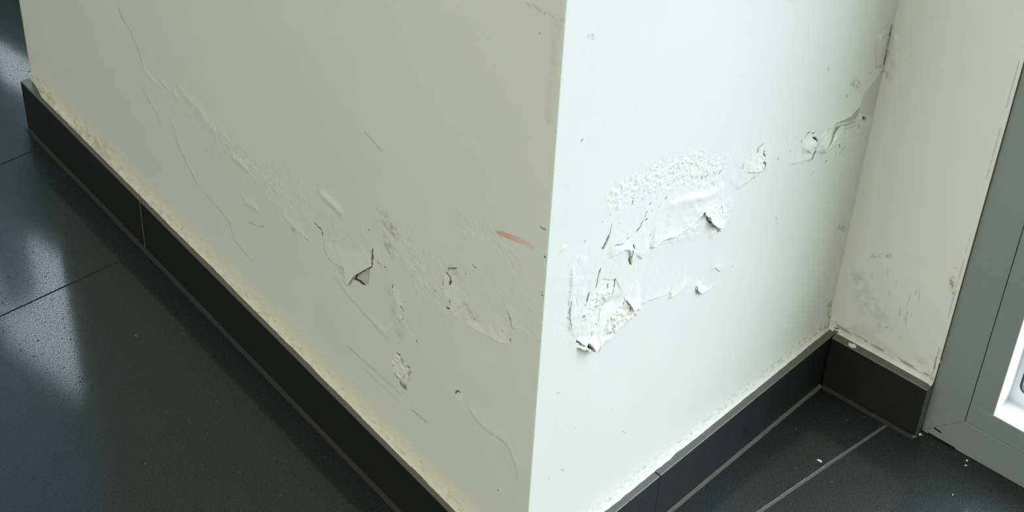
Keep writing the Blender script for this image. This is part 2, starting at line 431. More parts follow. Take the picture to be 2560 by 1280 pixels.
W.crack([(1349, 566), (1356, 572), (1364, 574)], 1.1, 0.5, 0.6, 0.2)
# orange-red scuff
red = [(1238, 576), (1258, 579), (1290, 591), (1322, 606), (1337, 616), (1336, 626), (1312, 613), (1276, 599), (1250, 590)]
w, m, x = W.region(red, 0, 1.2, 0.5)
fade = 1 - 0.72 * sstep(-W.U[w], -0.095, -0.005)
W.add('red', w, m * (0.55 + 0.45 * fbm(W.U[w], W.Z[w], 0.004, 61, 3)) * np.clip(fade, .25, 1) * 1.0)
# crumbled ring
ring = [(981, 892), (988, 880), (999, 885), (1008, 902), (1024, 918), (1027, 930), (1022, 948), (1014, 965), (1003, 958), (994, 945), (984, 925)]
w, m, x = W.region(ring, -0.4, 1.0, 1.4)
W.add('plaster', w, m * 0.8); W.H[w] += m * (fbm(W.U[w], W.Z[w], 0.004, 71, 3) - .4) * 0.003
W.stain('crack', ring + [ring[0]], 1.5, 0.9, 3, specks=True)
W.stain('grime_shade', [(1010, 900), (1026, 935), (1004, 950), (985, 935)], 4, 0.75, 4, specks=True)
W.stain('grime_shade', [(1004, 958), (1015, 970)], 4.5, 0.9, 3)
W.lift(ring[:6], (1010, 930), 1.2, 6, 1.0, 0.5)
W.crack([(1138, 983), (1142, 978), (1147, 978), (1151, 982)], 1.1, 0.8, 0.8, 0.2)
W.lift([(1139, 986), (1145, 996), (1151, 1003)], (1160, 990), 1.6, 7, 0.3)
W.lift([(1165, 1000), (1180, 1030), (1195, 1055), (1225, 1080), (1250, 1096), (1268, 1110), (1280, 1135), (1290, 1170), (1295, 1205)], (1240, 1040), 1.6, 15, 1.2, sharp=8, taper=0.15)
W.lift([(830, 680), (870, 735), (910, 780), (955, 830), (985, 860)], (960, 760), 1.3, 22, 1.2, sharp=9)
W.crack([(866, 862), (900, 893), (950, 938), (985, 968), (1005, 990)], 0.8, 0.1, 0.26, 0.4)
W.crack([(900, 912), (950, 960), (1000, 1005)], 0.8, 0.1, 0.16, 0.4)
W.crack([(1030, 1025), (1050, 1042), (1068, 1057)], 0.8, 0.2, 0.38, 0.4)
W.lift([(1005, 975), (1030, 1000), (1045, 1020)], (1050, 990), 0.7, 12, sharp=3)
W.crack([(912, 330), (930, 350), (955, 378)], 0.8, 0.1, 0.3, 0.4)
W.crack([(620, 555), (650, 567), (660, 565)], 0.8, 0.1, 0.25)
W.stain('grime_shade', [(955, 530), (968, 560), (985, 580)], 10, 0.34, 5, 0.9)
W.stain('grime_shade', [(965, 600), (975, 625)], 9, 0.25, 6, 0.9)
W.stain('grime_shade', [(1320, 10), (1390, 45), (1405, 50)], 2.5, 0.18, 4, 0.9)
W.stain('grime_shade', [(1395, 60), (1380, 180), (1370, 300)], 6, 0.10, 6)
W.stain('grime_shade', [(975, 740), (1000, 830)], 12, 0.16, 8)
# cream sealer fillet along the skirting, hand smeared, with dirt
wob = 0.004 * (fbm(U, Z * 0, 0.05, 33, 3) - .5) * 2
zz = Z - HS - wob
W.H += np.where(Z > 0.08, 0.0075 * np.exp(-np.clip(zz, 0, 1) / 0.014), 0) * (1 - sstep(zz, 0.035, 0.06))
W.H += (fbm(U, Z, 0.006, 41, 3) - .5) * 0.0010 * (1 - sstep(zz, 0.012, 0.03))
W.ch['cream'] = np.maximum(W.ch['cream'], (1 - sstep(zz + (fbm(U, Z, 0.02, 44, 3) - .5) * 0.014, 0.024, 0.046)) * 0.95)
band_d = (1 - sstep(zz, 0.006, 0.024)) * sstep(fbm(U, Z * 2.2, 0.007, 51, 4), 0.52, 0.74)
W.ch['grime_shade'] = np.maximum(W.ch['grime_shade'], band_d * (0.30 + 0.35 * sstep(U, 0.85, 1.15)))
W.ch['grime_shade'] = np.maximum(W.ch['grime_shade'], (1 - sstep(zz, 0.010, 0.034)) * sstep(U, 0.80, 1.0) * sstep(fbm(U, Z * 1.5, 0.014, 53, 4), 0.45, 0.70) * 0.38)
W.ch['plaster'] = np.maximum(W.ch['plaster'], sstep(U, LA - 0.022, LA - 0.012) * (1 - sstep(zz, 0.012, 0.02)))
W.dots([(108, 219, 1.6), (255, 350, 1.4), (280, 372, 1.3), (461, 568, 1.4), (505, 597, 1.6), (438, 556, 1.1), (1055, 1153, 1.4)], 1.3, 0.75)
ed = sstep(W.U, 0.0005, 0.006) * (1 - sstep(W.U, LA - 0.05, LA - 0.001)); W.H = W.H * ed - 0.0007 * (1 - sstep(W.U, 0.0, 0.0022))
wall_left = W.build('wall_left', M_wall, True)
tag(wall_left, kind='structure')

# ---- middle wall (brightly lit return)
ZB = axis([(0.0, 0.085, 0.02), (0.085, 0.62, 0.0006), (0.62, 0.92, 0.0015), (0.92, CEIL, 0.1)])
V = Relief(O, bD, nB, axis([(0, LB, 0.0007)]), ZB)
U, Z = V.U, V.Z; V.gain = 1.35
V.H += (fbm(U, Z, 0.13, 15, 3) - .5) * 0.0016 * sstep(U, 0.0, 0.04) * (1 - sstep(U, LB - .05, LB))
V.rough([(1545, 490), (1600, 455), (1660, 440), (1720, 425), (1790, 430)], 22, 0.8, 4.0, 2, cells=True)
V.rough([(1640, 440), (1700, 425), (1745, 400)], 16, 0.6, 3.0, 2, cells=True)
V.rough([(1540, 470), (1550, 520)], 16, 0.6, 5, 2)
V.rough([(1800, 410), (1860, 380), (1900, 350)], 16, 0.6, 4, 2)
V.dots([(1608, 499, 1.6), (1614, 500, 1.0), (1626, 509, 1.9), (1582, 504, 1.3), (1583, 497, 1.4), (1595, 519, .8), (1606, 517, 1.0), (1618, 529, 1.1),
        (1629, 528, 1.3), (1664, 495, 1.3), (1627, 474, 1.1), (1670, 463, 1.2), (1642, 467, 1.0), (1652, 479, .9), (1641, 497, 1.0), (1648, 519, .9),
        (1718, 453, 1.1), (1709, 461, .8), (1678, 477, .9), (1793, 463, 1.1), (1463, 604, 1.6), (1526, 538, 1.2), (1506, 555, 1.3), (1548, 560, 1.2),
        (1625, 588, 2.1), (1638, 482, .9), (1662, 449, .9), (1757, 446, .9), (1783, 431, .9), (1600, 487, .8), (1586, 488, .8), (1632, 420, .9),
        (1630, 432, .8), (1650, 438, .8), (1640, 445, .8), (1685, 436, .7), (1692, 428, .7), (1698, 440, .7), (1660, 418, .7), (1455, 350, 2.4), (1672, 600, .8)], 1.1, 0.62)
for q in (((1754, 440), (1754, 448)), ((1770, 436), (1764, 443)), ((1800, 425), (1796, 434)), ((1857, 412), (1855, 422)), ((1667, 492), (1664, 498)), ((1583, 505), (1581, 511))):
    V.crack(list(q), 1.0, 0.6, 0.6, 0.1, 0)
V.rough([(1460, 780), (1480, 700), (1540, 620), (1620, 570), (1740, 520), (1800, 480)], 45, 0.7, 7, 4)
V.rough([(1540, 720), (1640, 690), (1740, 700), (1800, 670)], 26, 0.45, 5, 4)
V.rough([(1850, 420), (1950, 390), (2050, 350)], 26, 0.8, 6, 4)
# long wavy swelling
V.lift([(1668, 512), (1690, 500), (1720, 490), (1745, 484), (1765, 482), (1785, 470), (1800, 460), (1812, 448)], (1720, 540), 2.3, 26, 1.5, sharp=9, taper=0.12)
V.ridge([(1700, 500), (1740, 492), (1775, 486), (1800, 470)], 7, 0.6)
V.lift([(1836, 478), (1856, 462), (1880, 445), (1900, 430)], (1840, 440), 1.4, 18, 1.5, sharp=6)
# lower lip of the swelling
lip = [(1622, 622), (1640, 610), (1652, 600), (1663, 596), (1675, 593), (1687, 587), (1700, 580), (1716, 568), (1735, 548), (1750, 530)]
V.lift(lip, (1660, 560), 3.2, 16, 1.6, 0.0, 0.08)
V.crack(lip[2:6], 1.0, 0.5, 0.42, 1.2)
V.stain('plaster', lip, 4, 0.7, 4)
V.lift([(1520, 652), (1533, 640), (1545, 630), (1560, 624), (1570, 624), (1574, 632), (1577, 650), (1578, 664)], (1545, 610), 2.4, 12, 0.8, sharp=2)
V.lift([(1600, 650), (1612, 632), (1622, 622)], (1595, 630), 2.2, 14, 1, sharp=3)
V.crack([(1521, 590), (1519, 598), (1516, 606), (1512, 614), (1509, 622)], 3.4, 2.6, 0.72, 0.5, 0.25)
V.dots([(1508, 621, 3.6)], 1.2, 0.72)
V.crack([(1530, 560), (1527, 570), (1525, 585), (1521, 592)], 0.9, 0.5, 0.5, 0.3)
V.crack([(1617, 529), (1613, 538), (1612, 546)], 0.8, 0.5, 0.55, 0.3)
V.crack([(1619, 547), (1612, 552)], 1.5, 1.0, 0.75, 0.4)
V.crack([(1610, 549), (1604, 557), (1600, 566), (1596, 572), (1590, 581)], 1.4, 1.2, 0.8, 0.6)
V.crack([(1536, 613), (1550, 611), (1558, 606)], 1.0, 0.6, 0.5, 0.6)
V.crack([(1566, 599), (1573, 594)], 0.9, 0.6, 0.5, 0.3)
V.crack([(1581, 610), (1585, 620)], 1.3, 1.0, 0.75, 0.6)
V.crack([(1580, 624), (1578, 640), (1573, 648), (1575, 657), (1577, 664)], 1.5, 1.4, 0.85, 0.8)
V.stain('grime_shade', [(1575, 628), (1573, 645)], 3, 0.25, 6)  # shade of the fold left of the crack, painted in
# torn star on the swelling
V.rough([(1770, 530), (1795, 545), (1810, 520), (1790, 570)], 15, 3.2, 6, 3)
V.stain('plaster', [(1775, 530), (1800, 550), (1790, 570)], 14, 0.9, 6)
V.lift([(1740, 545), (1751, 528), (1758, 534), (1766, 536), (1770, 552), (1778, 560), (1790, 570), (1803, 578)], (1790, 545), 4.0, 9, 0.8, 0.25, 0.1)
V.crack([(1751, 527), (1757, 533), (1766, 534)], 1.3, 1.0, 0.65, 0.5)
V.crack([(1764, 541), (1767, 551), (1775, 557)], 1.5, 1.2, 0.8, 0.5)
V.crack([(1781, 562), (1785, 566)], 2.2, 1.5, 0.6, 0.5)
V.dots([(1802, 568, 2.4), (1801, 515, 1.8), (1813, 542, 1.8), (1819, 531, 1.6)], 1.2, 0.4)
V.stain('plaster', [(1640, 610), (1700, 580), (1740, 560)], 10, 0.35, 6)
V.rough([(1640, 605), (1700, 585), (1750, 570)], 12, 1.2, 5, 3)
# left edge groove of the lower blister
V.lift([(1430, 640), (1427, 700), (1424, 750), (1420, 790), (1424, 825), (1440, 850)], (1470, 760), 1.1, 20, 1.6, sharp=4, taper=0.3)
V.crack([(1427, 752), (1424, 775), (1424, 800), (1428, 822)], 1.2, 0.8, 0.42, 0.6)
V.stain('grime_shade', [(1422, 775), (1422, 825)], 3.0, 0.16, 6)
V.crack([(1442, 736), (1441, 750), (1443, 765)], 0.8, 0.3, 0.35, 1.2, 0.3)
V.rough([(1440, 660), (1445, 730), (1450, 780)], 16, 0.8, 6, 3)
V.crack([(1502, 671), (1497, 685), (1494, 700), (1490, 720)], 1.2, 1.2, 0.75, 0.5)
V.crack([(1474, 730), (1470, 740), (1468, 752), (1466, 760)], 1.6, 1.4, 0.75, 0.6)
V.crack([(1465, 761), (1459, 766)], 1.5, 1, 0.55, 0.5)
V.crack([(1540, 695), (1537, 712), (1533, 725), (1529, 740)], 1.4, 1.2, 0.65, 0.5)
V.crack([(1519, 712), (1520, 722)], 1.4, 0.8, 0.5, 0.5)
V.dots([(1512, 755, 2.4), (1490, 768, 1.6), (1457, 792, 2.0), (1466, 789, 1.6), (1461, 765, 1.4)], 1.2, 0.55)
V.rough([(1488, 750), (1505, 745), (1520, 735)], 11, 4.0, 4.5, 3)
V.stain('plaster', [(1485, 750), (1520, 735)], 12, 0.95, 6)
V.rough([(1462, 790), (1475, 785)], 7, 2.6, 4, 2)
V.lift([(1495, 700), (1540, 700), (1555, 730)], (1520, 720), -0.8, 12, 1, sharp=2)
# the big torn blister
edge = [(1442, 866), (1452, 872), (1464, 872), (1478, 874), (1490, 862), (1500, 850), (1512, 842), (1524, 832), (1536, 818), (1550, 803), (1566, 793), (1582, 782), (1597, 772)]
V.lift(edge, (1490, 800), 7.0, 24, 1.4, 0.0, 0.12, sharp=1.4)
V.rough([(1450, 830), (1500, 800), (1550, 760)], 20, 1.0, 9, 3)
V.crack([(1479, 874), (1487, 866), (1494, 857), (1498, 850)], 3.4, 3.0, 0.85, 0.4, 0.35)
V.crack([(1463, 856), (1466, 864), (1472, 868)], 3.0, 3.0, 0.8, 0.6, 0.2)
V.crack([(1440, 853), (1447, 858), (1452, 862)], 1.4, 1.0, 0.6, 0.6, 0.2)
V.ridge([(1470, 800), (1500, 775), (1530, 755), (1560, 745)], 8, -2.0)
V.rough([(1522, 818), (1530, 800), (1545, 780), (1570, 775), (1590, 768)], 11, 5.0, 4.6, 3)
V.stain('plaster', [(1522, 825), (1540, 790), (1590, 768)], 12, 1.0, 6)
V.stain('red', [(1552, 790), (1570, 775), (1583, 770)], 6, 0.16, 6)
V.stain('grime_shade', [(1560, 760), (1568, 768)], 6, 0.4, 5)
V.stain('grime_shade', [(1508, 818), (1514, 826)], 6, 0.35, 9)
V.stain('grime_shade', [(1580, 768), (1590, 774)], 5, 0.4, 3, specks=True)
V.lift([(1597, 768), (1620, 752), (1650, 742), (1675, 728)], (1620, 730), 1.5, 12, 1.2, sharp=1.2)
V.lift([(1668, 748), (1680, 740), (1692, 731), (1702, 723), (1712, 716)], (1680, 715), 2.4, 10, 0.8, 0.3)
V.lift([(1740, 710), (1739, 722), (1742, 730), (1752, 732), (1764, 726), (1765, 712)], (1752, 712), 2.4, 9, 0.3, 0.0, 0.1)
V.crack([(1741, 714), (1740, 726), (1745, 731), (1756, 731)], 1.0, 0.5, 0.38, 0.3)
V.crack([(1788, 668), (1783, 674), (1778, 680)], 1.0, 0.5, 0.4, 0.2)
V.lift([(1778, 680), (1786, 668), (1800, 680)], (1790, 655), 1.6, 8, 0.4)
V.stain('plaster', [(1720, 700), (1745, 710)], 7, 0.7, 5)
V.dots([(1673, 735, 1.2), (1831, 667, 2.4), (1802, 673, 1.2)], 1.2, 0.28)
V.crack([(1548, 645), (1600, 640)], 0.1, 0, 0, 0)
# right cluster near the inner corner
V.crack([(1893, 381), (1894, 371), (1901, 365), (1909, 359)], 1.4, 1.0, 0.6, 0.5)
V.crack([(1909, 374), (1908, 384), (1912, 391)], 2.2, 1.5, 0.7, 0.5, 0.3)
V.crack([(1906, 404), (1912, 410), (1908, 420), (1903, 427)], 2.0, 1.5, 0.7, 0.8, 0.1)
V.rough([(1885, 400), (1905, 395), (1895, 420)], 14, 2.2, 5, 3)
V.stain('plaster', [(1885, 400), (1905, 400)], 12, 0.6, 6)
V.stain('red', [(1893, 395)], 8, 0.06, 4) if False else None
V.lift([(1860, 430), (1885, 430), (1903, 428), (1925, 415)], (1895, 400), 1.6, 12, 1.2, sharp=2)
V.dots([(1944, 397, 2.4), (1975, 378, 1.6), (1988, 344, 1.2), (1925, 356, .8)], 1.2, 0.4)
V.crack([(2003, 357), (2005, 349)], 1.2, 0.8, 0.6, 0.2)
V.crack([(2012, 346), (2015, 339), (2020, 333), (2026, 328)], 1.8, 1.2, 0.72, 0.6)
V.crack([(2028, 331), (2033, 333), (2038, 329)], 1.4, 1.0, 0.6, 0.5)
V.crack([(2030, 342), (2036, 345), (2041, 353), (2042, 362)], 2.4, 2.0, 0.78, 0.4, 0.25)
V.ridge([(2000, 372), (2020, 360), (2035, 362)], 8, 3.2)
V.lift([(2026, 400), (2030, 385), (2038, 368)], (2015, 375), 3.4, 10, 0.5, sharp=0.8)
V.stain('crack', [(2036, 370), (2031, 380)], 3.2, 0.5, 4)
V.stain('grime_shade', [(2032, 380), (2027, 396)], 4.5, 0.75, 6)
V.lift([(1975, 411), (1995, 405), (2012, 398), (2026, 394)], (1995, 385), 2.6, 12, 0.6, sharp=3)
V.ridge([(2042, 385), (2060, 350), (2078, 325)], 3.0, 2.6)
V.ridge([(2040, 372), (2052, 345), (2068, 325)], 2.2, 1.6)
V.ridge([(2047, 380), (2080, 345), (2095, 325)], 9, 4.0)
V.lift([(2046, 392), (2052, 382), (2070, 370), (2088, 362), (2103, 352), (2106, 340), (2100, 318)], (2080, 345), 3.0, 12, 0.4, sharp=0.8)
V.crack([(2049, 382), (2057, 376), (2063, 374), (2071, 369)], 2.4, 1.6, 0.75, 0.8, 0.35)
V.crack([(2080, 367), (2087, 361)], 1.0, 0.6, 0.5, 0.3)
V.crack([(2098, 359), (2100, 369)], 1.0, 0.6, 0.6, 0.2)
V.crack([(2113, 366), (2106, 374), (2098, 386)], 1.0, 0.6, 0.55, 0.4)
V.dots([(2066, 403, 2.6), (2065, 405, 2.0), (2112, 331, 1.2), (2132, 343, 1.6), (2090, 386, 1.3), (2146, 480, .9)], 1.1, 0.62)
V.crack([(2035, 428), (2031, 435), (2026, 442)], 1.3, 0.7, 0.6, 0.2)
V.stain('grime_shade', [(2019, 449)], 3, 0.3, 4) if False else None
# exposed strip above the loose sheet
gap = [(2072, 322), (2085, 311), (2100, 301), (2122, 292), (2135, 277), (2148, 266), (2152, 272), (2148, 290), (2138, 300), (2118, 306), (2098, 309), (2088, 314)]
w, m, x = V.region(gap, -2.2, 1.0, 0.9)
V.add('grime_shade', w, m * 0.5); V.H[w] += m * (fbm(V.U[w], V.Z[w], 0.006, 91, 3) - .5) * 0.0015  # shading inside the gap put into its colour
V.crack([(2068, 326), (2080, 315), (2092, 305)], 1.6, 0.8, 0.4, 0.8)
V.lift([(2068, 326), (2085, 311), (2100, 301), (2122, 292), (2136, 276), (2150, 262)], (2090, 280), 2.0, 9, 1.2, sharp=0.8, taper=0.1)
V.rough([(2090, 300), (2130, 275), (2145, 250)], 12, 1.6, 4, 3)
V.stain('cream', [(2080, 300), (2120, 282), (2145, 255)], 10, 0.35, 5)
V.lift([(2098, 309), (2118, 306), (2138, 300), (2150, 288)], (2125, 325), 2.2, 9, 0.6, sharp=0.8)
V.lift([(2148, 268), (2152, 250), (2156, 235), (2168, 220), (2180, 206), (2192, 192)], (2150, 215), 2.0, 9, 0.8, 0.12, 0.06)
expo = [(2150, 262), (2153, 245), (2158, 232), (2170, 219), (2182, 205), (2194, 191), (2205, 190), (2200, 240), (2192, 270), (2178, 292), (2165, 290), (2152, 284)]
w, m, x = V.region(expo, -0.8, 1.0, 0.6); V.add('grime_shade', w, m * 0.22)
hole = [(2155, 293), (2160, 292), (2167, 296), (2166, 300), (2160, 301), (2156, 298)]
w, m, x = V.region(hole, -6.0, 0.8, 0.4); V.add('crack', w, m)
V.ridge([(2146, 300), (2154, 292)], 3, 2.5)
V.crack([(2070, 168), (2071, 176)], 0.9, 0.4, 0.45, 0.2)
V.crack([(2117, 236), (2117, 244)], 1.0, 0.4, 0.45, 0.2)
V.stain('grime_shade', [(2130, 205), (2145, 215)], 6, 0.3, 4, 0.9)
V.crack([(2175, 181), (2170, 186)], 0.9, 0.3, 0.35, 0.2)
V.crack([(2147, 310), (2148, 322)], 1.2, 0.4, 0.4, 0.3)
# bubble beside the inner corner near the top
bub = [(2231, 60), (2212, 68), (2198, 82), (2189, 100), (2186, 125), (2189, 150), (2190, 172), (2203, 172), (2211, 160), (2216, 130), (2222, 100)]
w, m, x = V.region(bub, 0, 1.0, 0.5)
V.H[w] += 0.004 * np.exp(-((x - 0.010) / 0.006) ** 2) * m - 0.0012 * m
V.add('grime_shade', w, m * (0.14 + 0.14 * sstep(V.U[w], LB - 0.03, LB)))  # recess drawn greyer, more so towards the inner corner
V.crack([(2231, 62), (2226, 90), (2219, 125), (2212, 160), (2206, 186)], 2.2, 1.5, 0.7, 0.2, 0.2)
V.crack([(2208, 176), (2203, 180), (2201, 188)], 1.0, 0.4, 0.6, 0.2)
V.lift([(2192, 168), (2193, 188)], (2185, 180), 1.2, 6, 0.4)
# scattered marks
for q in (((1555, 1078), (1565, 1083)), ((1392, 986), (1400, 980)), ((1372, 1200), (1374, 1192)), ((1403, 1172), (1410, 1180))):
    V.crack(list(q), 1.0, 0.2, 0.25, 0.3)
V.stain('grime_shade', [(1475, 90), (1482, 93)], 3, 0.25, 3, 0.9)
V.dots([(1437, 1071, 1.1), (1530, 1024, .9), (1853, 906, .8)], 1.1, 0.4)
V.ridge([(1408, 615), (1410, 630)], 5, 0.9)
V.rough([(1470, 900), (1480, 930)], 8, 0.3, 4, 2)
V.stain('grime_shade', [(2095, 565), (2110, 575)], 4, 0.35, 3, 0.9)
V.stain('grime_shade', [(1940, 540), (1945, 560)], 2, 0.2, 4, 0.9)
V.stain('cream', [(2100, 560), (2085, 700), (2070, 790), (2072, 815)], 14, 0.3, 9, 0.7)
V.stain('grime_shade', [(2075, 760), (2072, 800), (2060, 815)], 6, 0.4, 4, 0.9)
V.dots([(2076, 763, 2.2), (2073, 800, 1.6)], 1.2, 0.7)
# sealer band above the skirting
wob = 0.003 * (fbm(U, Z * 0, 0.04, 133, 3) - .5) * 2
zz = Z - HS - wob
V.H += np.where(Z > 0.08, 0.0065 * np.exp(-np.clip(zz, 0, 1) / 0.0095), 0) * (1 - sstep(zz, 0.028, 0.04))
V.H += (fbm(U, Z, 0.006, 141, 3) - .5) * 0.0012 * (1 - sstep(zz, 0.010, 0.026))
V.ch['plaster'] = np.maximum(V.ch['plaster'], (1 - sstep(zz, 0.012, 0.022)) * 0.5 * (1 - sstep(U, 0.3, 0.5)))
V.ch['grime_shade'] = np.maximum(V.ch['grime_shade'], (1 - sstep(np.abs(zz - 0.012), 0.003, 0.009)) * sstep(fbm(U, Z * 1.6, 0.005, 151, 5), 0.50, 0.70) * (0.30 + 0.3 * sstep(U, 0.45, 0.6)))
V.ch['cream'] = np.maximum(V.ch['cream'], (1 - sstep(zz, 0.012, 0.03)) * sstep(U, 0.4, 0.6) * 0.7)
ed = sstep(V.U, 0.0005, 0.006); V.H = V.H * ed - 0.0007 * (1 - sstep(V.U, 0.0, 0.0022))
V.dots([(2084, 822, 3.0), (2081, 818, 1.6), (2070, 790, 1.2), (2066, 812, 1.4)], 1.3, 0.8)
wall_middle = V.build('wall_middle', M_wall, False)
tag(wall_middle, kind='structure')

# ---- right wall strip between inner corner and window
CE = 0.1665
X = Relief(Q, cD, nC, axis([(-0.0117, CE, 0.0009)]), ZA)
U, Z = X.U, X.Z
X.H += (fbm(U, Z, 0.09, 25, 3) - .5) * 0.0012 * sstep(U, 0.0, 0.03)
cb = [(2236, 78), (2243, 95), (2244, 112), (2238, 130), (2228, 146)]
X.lift(cb, (2225, 115), 3.4, 14, 0.3, sharp=4, taper=0.25)
X.crack([(2214, 180), (2218, 186), (2216, 196)], 1.1, 0.4, 0.55, 0.3)
X.crack([(2206, 178), (2213, 178)], 1.0, 0.4, 0.45, 0.2)
X.stain('grime_shade', [(2232, 160), (2224, 200)], 5, 0.15, 6)
for k, q in enumerate([((2219, 674), (2220, 688)), ((2182, 682), (2178, 694)), ((2225, 728), (2223, 738)), ((2250, 770), (2248, 792)), ((2268, 776), (2264, 812)),
                       ((2292, 724), (2289, 738)), ((2276, 735), (2265, 768)), ((2262, 790), (2260, 806)), ((2279, 784), (2277, 792)), ((2148, 690), (2150, 700)),
                       ((2300, 720), (2296, 760)), ((2241, 700), (2240, 712))]):
    X.crack(list(q), 0.9, 0.15, 0.42 if k in (3, 4, 5) else 0.25, 0.1, 0.3)
X.stain('grime_shade', [(2180, 640), (2225, 640)], 4, 0.25, 4, 0.9)
X.stain('grime_shade', [(2140, 700), (2170, 760), (2200, 800)], 18, 0.12, 8, 0.9)
X.stain('grime_shade', [(2380, 690), (2378, 710), (2383, 730)], 4, 0.45, 4, 0.9)
X.stain('cream', [(2360, 665), (2395, 680), (2350, 715)], 12, 0.4, 8, 0.9)
X.dots([(2216, 818, 2.0), (2232, 823, 1.0), (2250, 842, 1.1), (2388, 670, 1.2), (2408, 672, 1.0)], 1.2, 0.5)
X.rough([(2300, 700), (2360, 710), (2330, 760)], 20, 0.5, 10, 2)
X.crack([(2341, 892), (2338, 905), (2336, 925)], 1.2, 0.8, 0.65, 0.3)
X.crack([(2440, 600), (2432, 640), (2425, 665)], 0.8, 0.3, 0.25, 0.6)
X.stain('plaster', [(2350, 900), (2345, 925)], 4, 0.8, 4)
zz = Z - HS - 0.002 * (fbm(U, Z * 0, 0.03, 233, 3) - .5)
X.H += np.where(Z > 0.08, 0.0050 * np.exp(-np.clip(zz, 0, 1) / 0.006), 0)
X.ch['cream'] = np.maximum(X.ch['cream'], (1 - sstep(zz, 0.02, 0.06)) * 0.22)
X.ch['grime_shade'] = np.maximum(X.ch['grime_shade'], (1 - sstep(np.abs(zz - 0.0095), 0.001, 0.0040)) * sstep(fbm(U * .7, Z * 2, 0.006, 251, 5), 0.44, 0.60) * 0.8)
X.ch['grime_shade'] = np.maximum(X.ch['grime_shade'], (1 - sstep(zz, 0.01, 0.05)) * sstep(fbm(U, Z, 0.02, 255, 4), 0.5, 0.75) * 0.22)
ug = CE - U
X.H += 0.0012 * (1 - sstep(ug, 0.002, 0.006))
X.ch['grime_shade'] = np.maximum(X.ch['grime_shade'], (1 - sstep(np.abs(ug - 0.0055), 0.0004, 0.0016)) * sstep(fbm(U, Z * .6, 0.02, 261, 3), 0.45, 0.6) * 0.45)
X.crack([(2087, 817), (2093, 820), (2099, 821)], 1.4, 1.0, 0.9, 0.5, 0.2)
X.dots([(2091, 826, 3.4), (2096, 827, 2.0)], 1.3, 0.95)
wall_right = X.build('wall_right', M_wall, False)
tag(wall_right, kind='structure')

# ------------------------------------------------------------------ loose paint sheets (parts of their wall)
def flake(parent, px, hinge, rel, lift_mm, curl=0.0, thick=0.5, base=0.4, name='paint_flake', seed=1):
    """a curled sheet of paint: outline on the wall, hinged on one edge, standing off at the other"""
    org, ud, nd = rel.org, rel.ud, rel.nd
    def uvz(q):
        P = hit(q[0], q[1], org, nd) - org; return np.array([P @ ud, P[2]])
    pts = [uvz(q) for q in px]; h0, h1 = uvz(hinge[0]), uvz(hinge[1])
    # refine outline and jitter it
    rs = np.random.RandomState(seed); ref = []
    for k in range(len(pts)):
        A, B = pts[k], pts[(k + 1) % len(pts)]; n = max(1, int(np.hypot(*(B - A)) / 0.0022))
        for i in range(n):
            ref.append(A + (B - A) * i / n + (rs.rand(2) - .5) * 0.0006)
    ref = np.array(ref); n = len(ref); st = 0.0014
    gx, gz = np.meshgrid(np.arange(ref[:, 0].min(), ref[:, 0].max(), st), np.arange(ref[:, 1].min(), ref[:, 1].max(), st))
    gx = gx.ravel() + (rs.rand(gx.size) - .5) * st * .4; gz = gz.ravel() + (rs.rand(gz.size) - .5) * st * .4
    ins = np.zeros(gx.size, bool)
    for k in range(n):
        x0, y0 = ref[k]; x1, y1 = ref[(k + 1) % n]
        ins ^= ((y0 > gz) != (y1 > gz)) & (gx < (x1 - x0) * (gz - y0) / (y1 - y0 + 1e-15) + x0)
    pv = [Vector(p) for p in ref] + [Vector((x, z)) for x, z, i in zip(gx, gz, ins) if i and np.hypot(ref[:, 0] - x, ref[:, 1] - z).min() > st * 0.6]
    ov, oe, of = delaunay_2d_cdt(pv, [], [list(range(n))], 1, 1e-6)[:3]
    bm = bmesh.new(); vs = [bm.verts.new((p[0], p[1], 0)) for p in ov]
    for f in of: bm.faces.new([vs[i] for i in f])
    hd = h1 - h0; hn = np.array([-hd[1], hd[0]]) / np.hypot(*hd)
    ds = [abs((np.array(v.co[:2]) - h0) @ hn) for v in bm.verts]; dm = max(ds)
    fl = {}
    def relief_at(p):
        i = min(max(np.searchsorted(rel.us, p[0]), 4), len(rel.us) - 5); j = min(max(np.searchsorted(rel.zs, p[1]), 5), len(rel.zs) - 6)
        return float(rel.H[j - 1:j + 2, i - 1:i + 2].mean()), float(np.percentile(rel.H[j - 5:j + 6:2, i - 4:i + 5:2], 70))
    for v in bm.verts:
        p = np.array(v.co[:2]); d = abs((p - h0) @ hn) / dm
        hl, hp = relief_at(p); kd = sstep(d, 0.05, 0.6); h = hl * (1 - kd) + hp * kd - 0.0005 * (1 - kd) + base * 0.001 * sstep(d, 0.0, 0.25) + lift_mm * 0.001 * (d ** 1.6) + curl * 0.001 * d ** 5 + 0.00012 * d * math.sin(p[0] * 300 + p[1] * 200)
        P = org + ud * p[0] + Zv * p[1] + nd * (h + v.co[2])
        v.co = Vector(P)
    bm.normal_update()
    if sum(f.normal.dot(Vector(nd)) for f in bm.faces) < 0: bmesh.ops.reverse_faces(bm, faces=bm.faces[:])
    me = bpy.data.meshes.new(name); bm.to_mesh(me); bm.free()
    me.materials.append(M_flake)
    me.polygons.foreach_set('use_smooth', [True] * len(me.polygons))
    o = coll(bpy.data.objects.new(name, me)); o.parent = parent
    md = o.modifiers.new('thickness', 'SOLIDIFY'); md.thickness = thick * 0.001; md.offset = -1
    return o
M_flake = simple('loose paint sheet', (0.80, 0.80, 0.745), 0.6, 0, 0.3)
flake(wall_left, [(807, 590), (812, 618), (822, 640), (838, 657), (852, 662), (864, 667), (867, 682), (869, 700), (875, 709), (881, 704), (890, 688), (900, 682), (915, 673), (931, 665), (925, 630), (880, 600), (840, 585)],
      ((800, 585), (935, 625)), W, 4.0, 0.4, base=0.5, seed=3)['label'] = 'broad hanging tongue of loose paint'
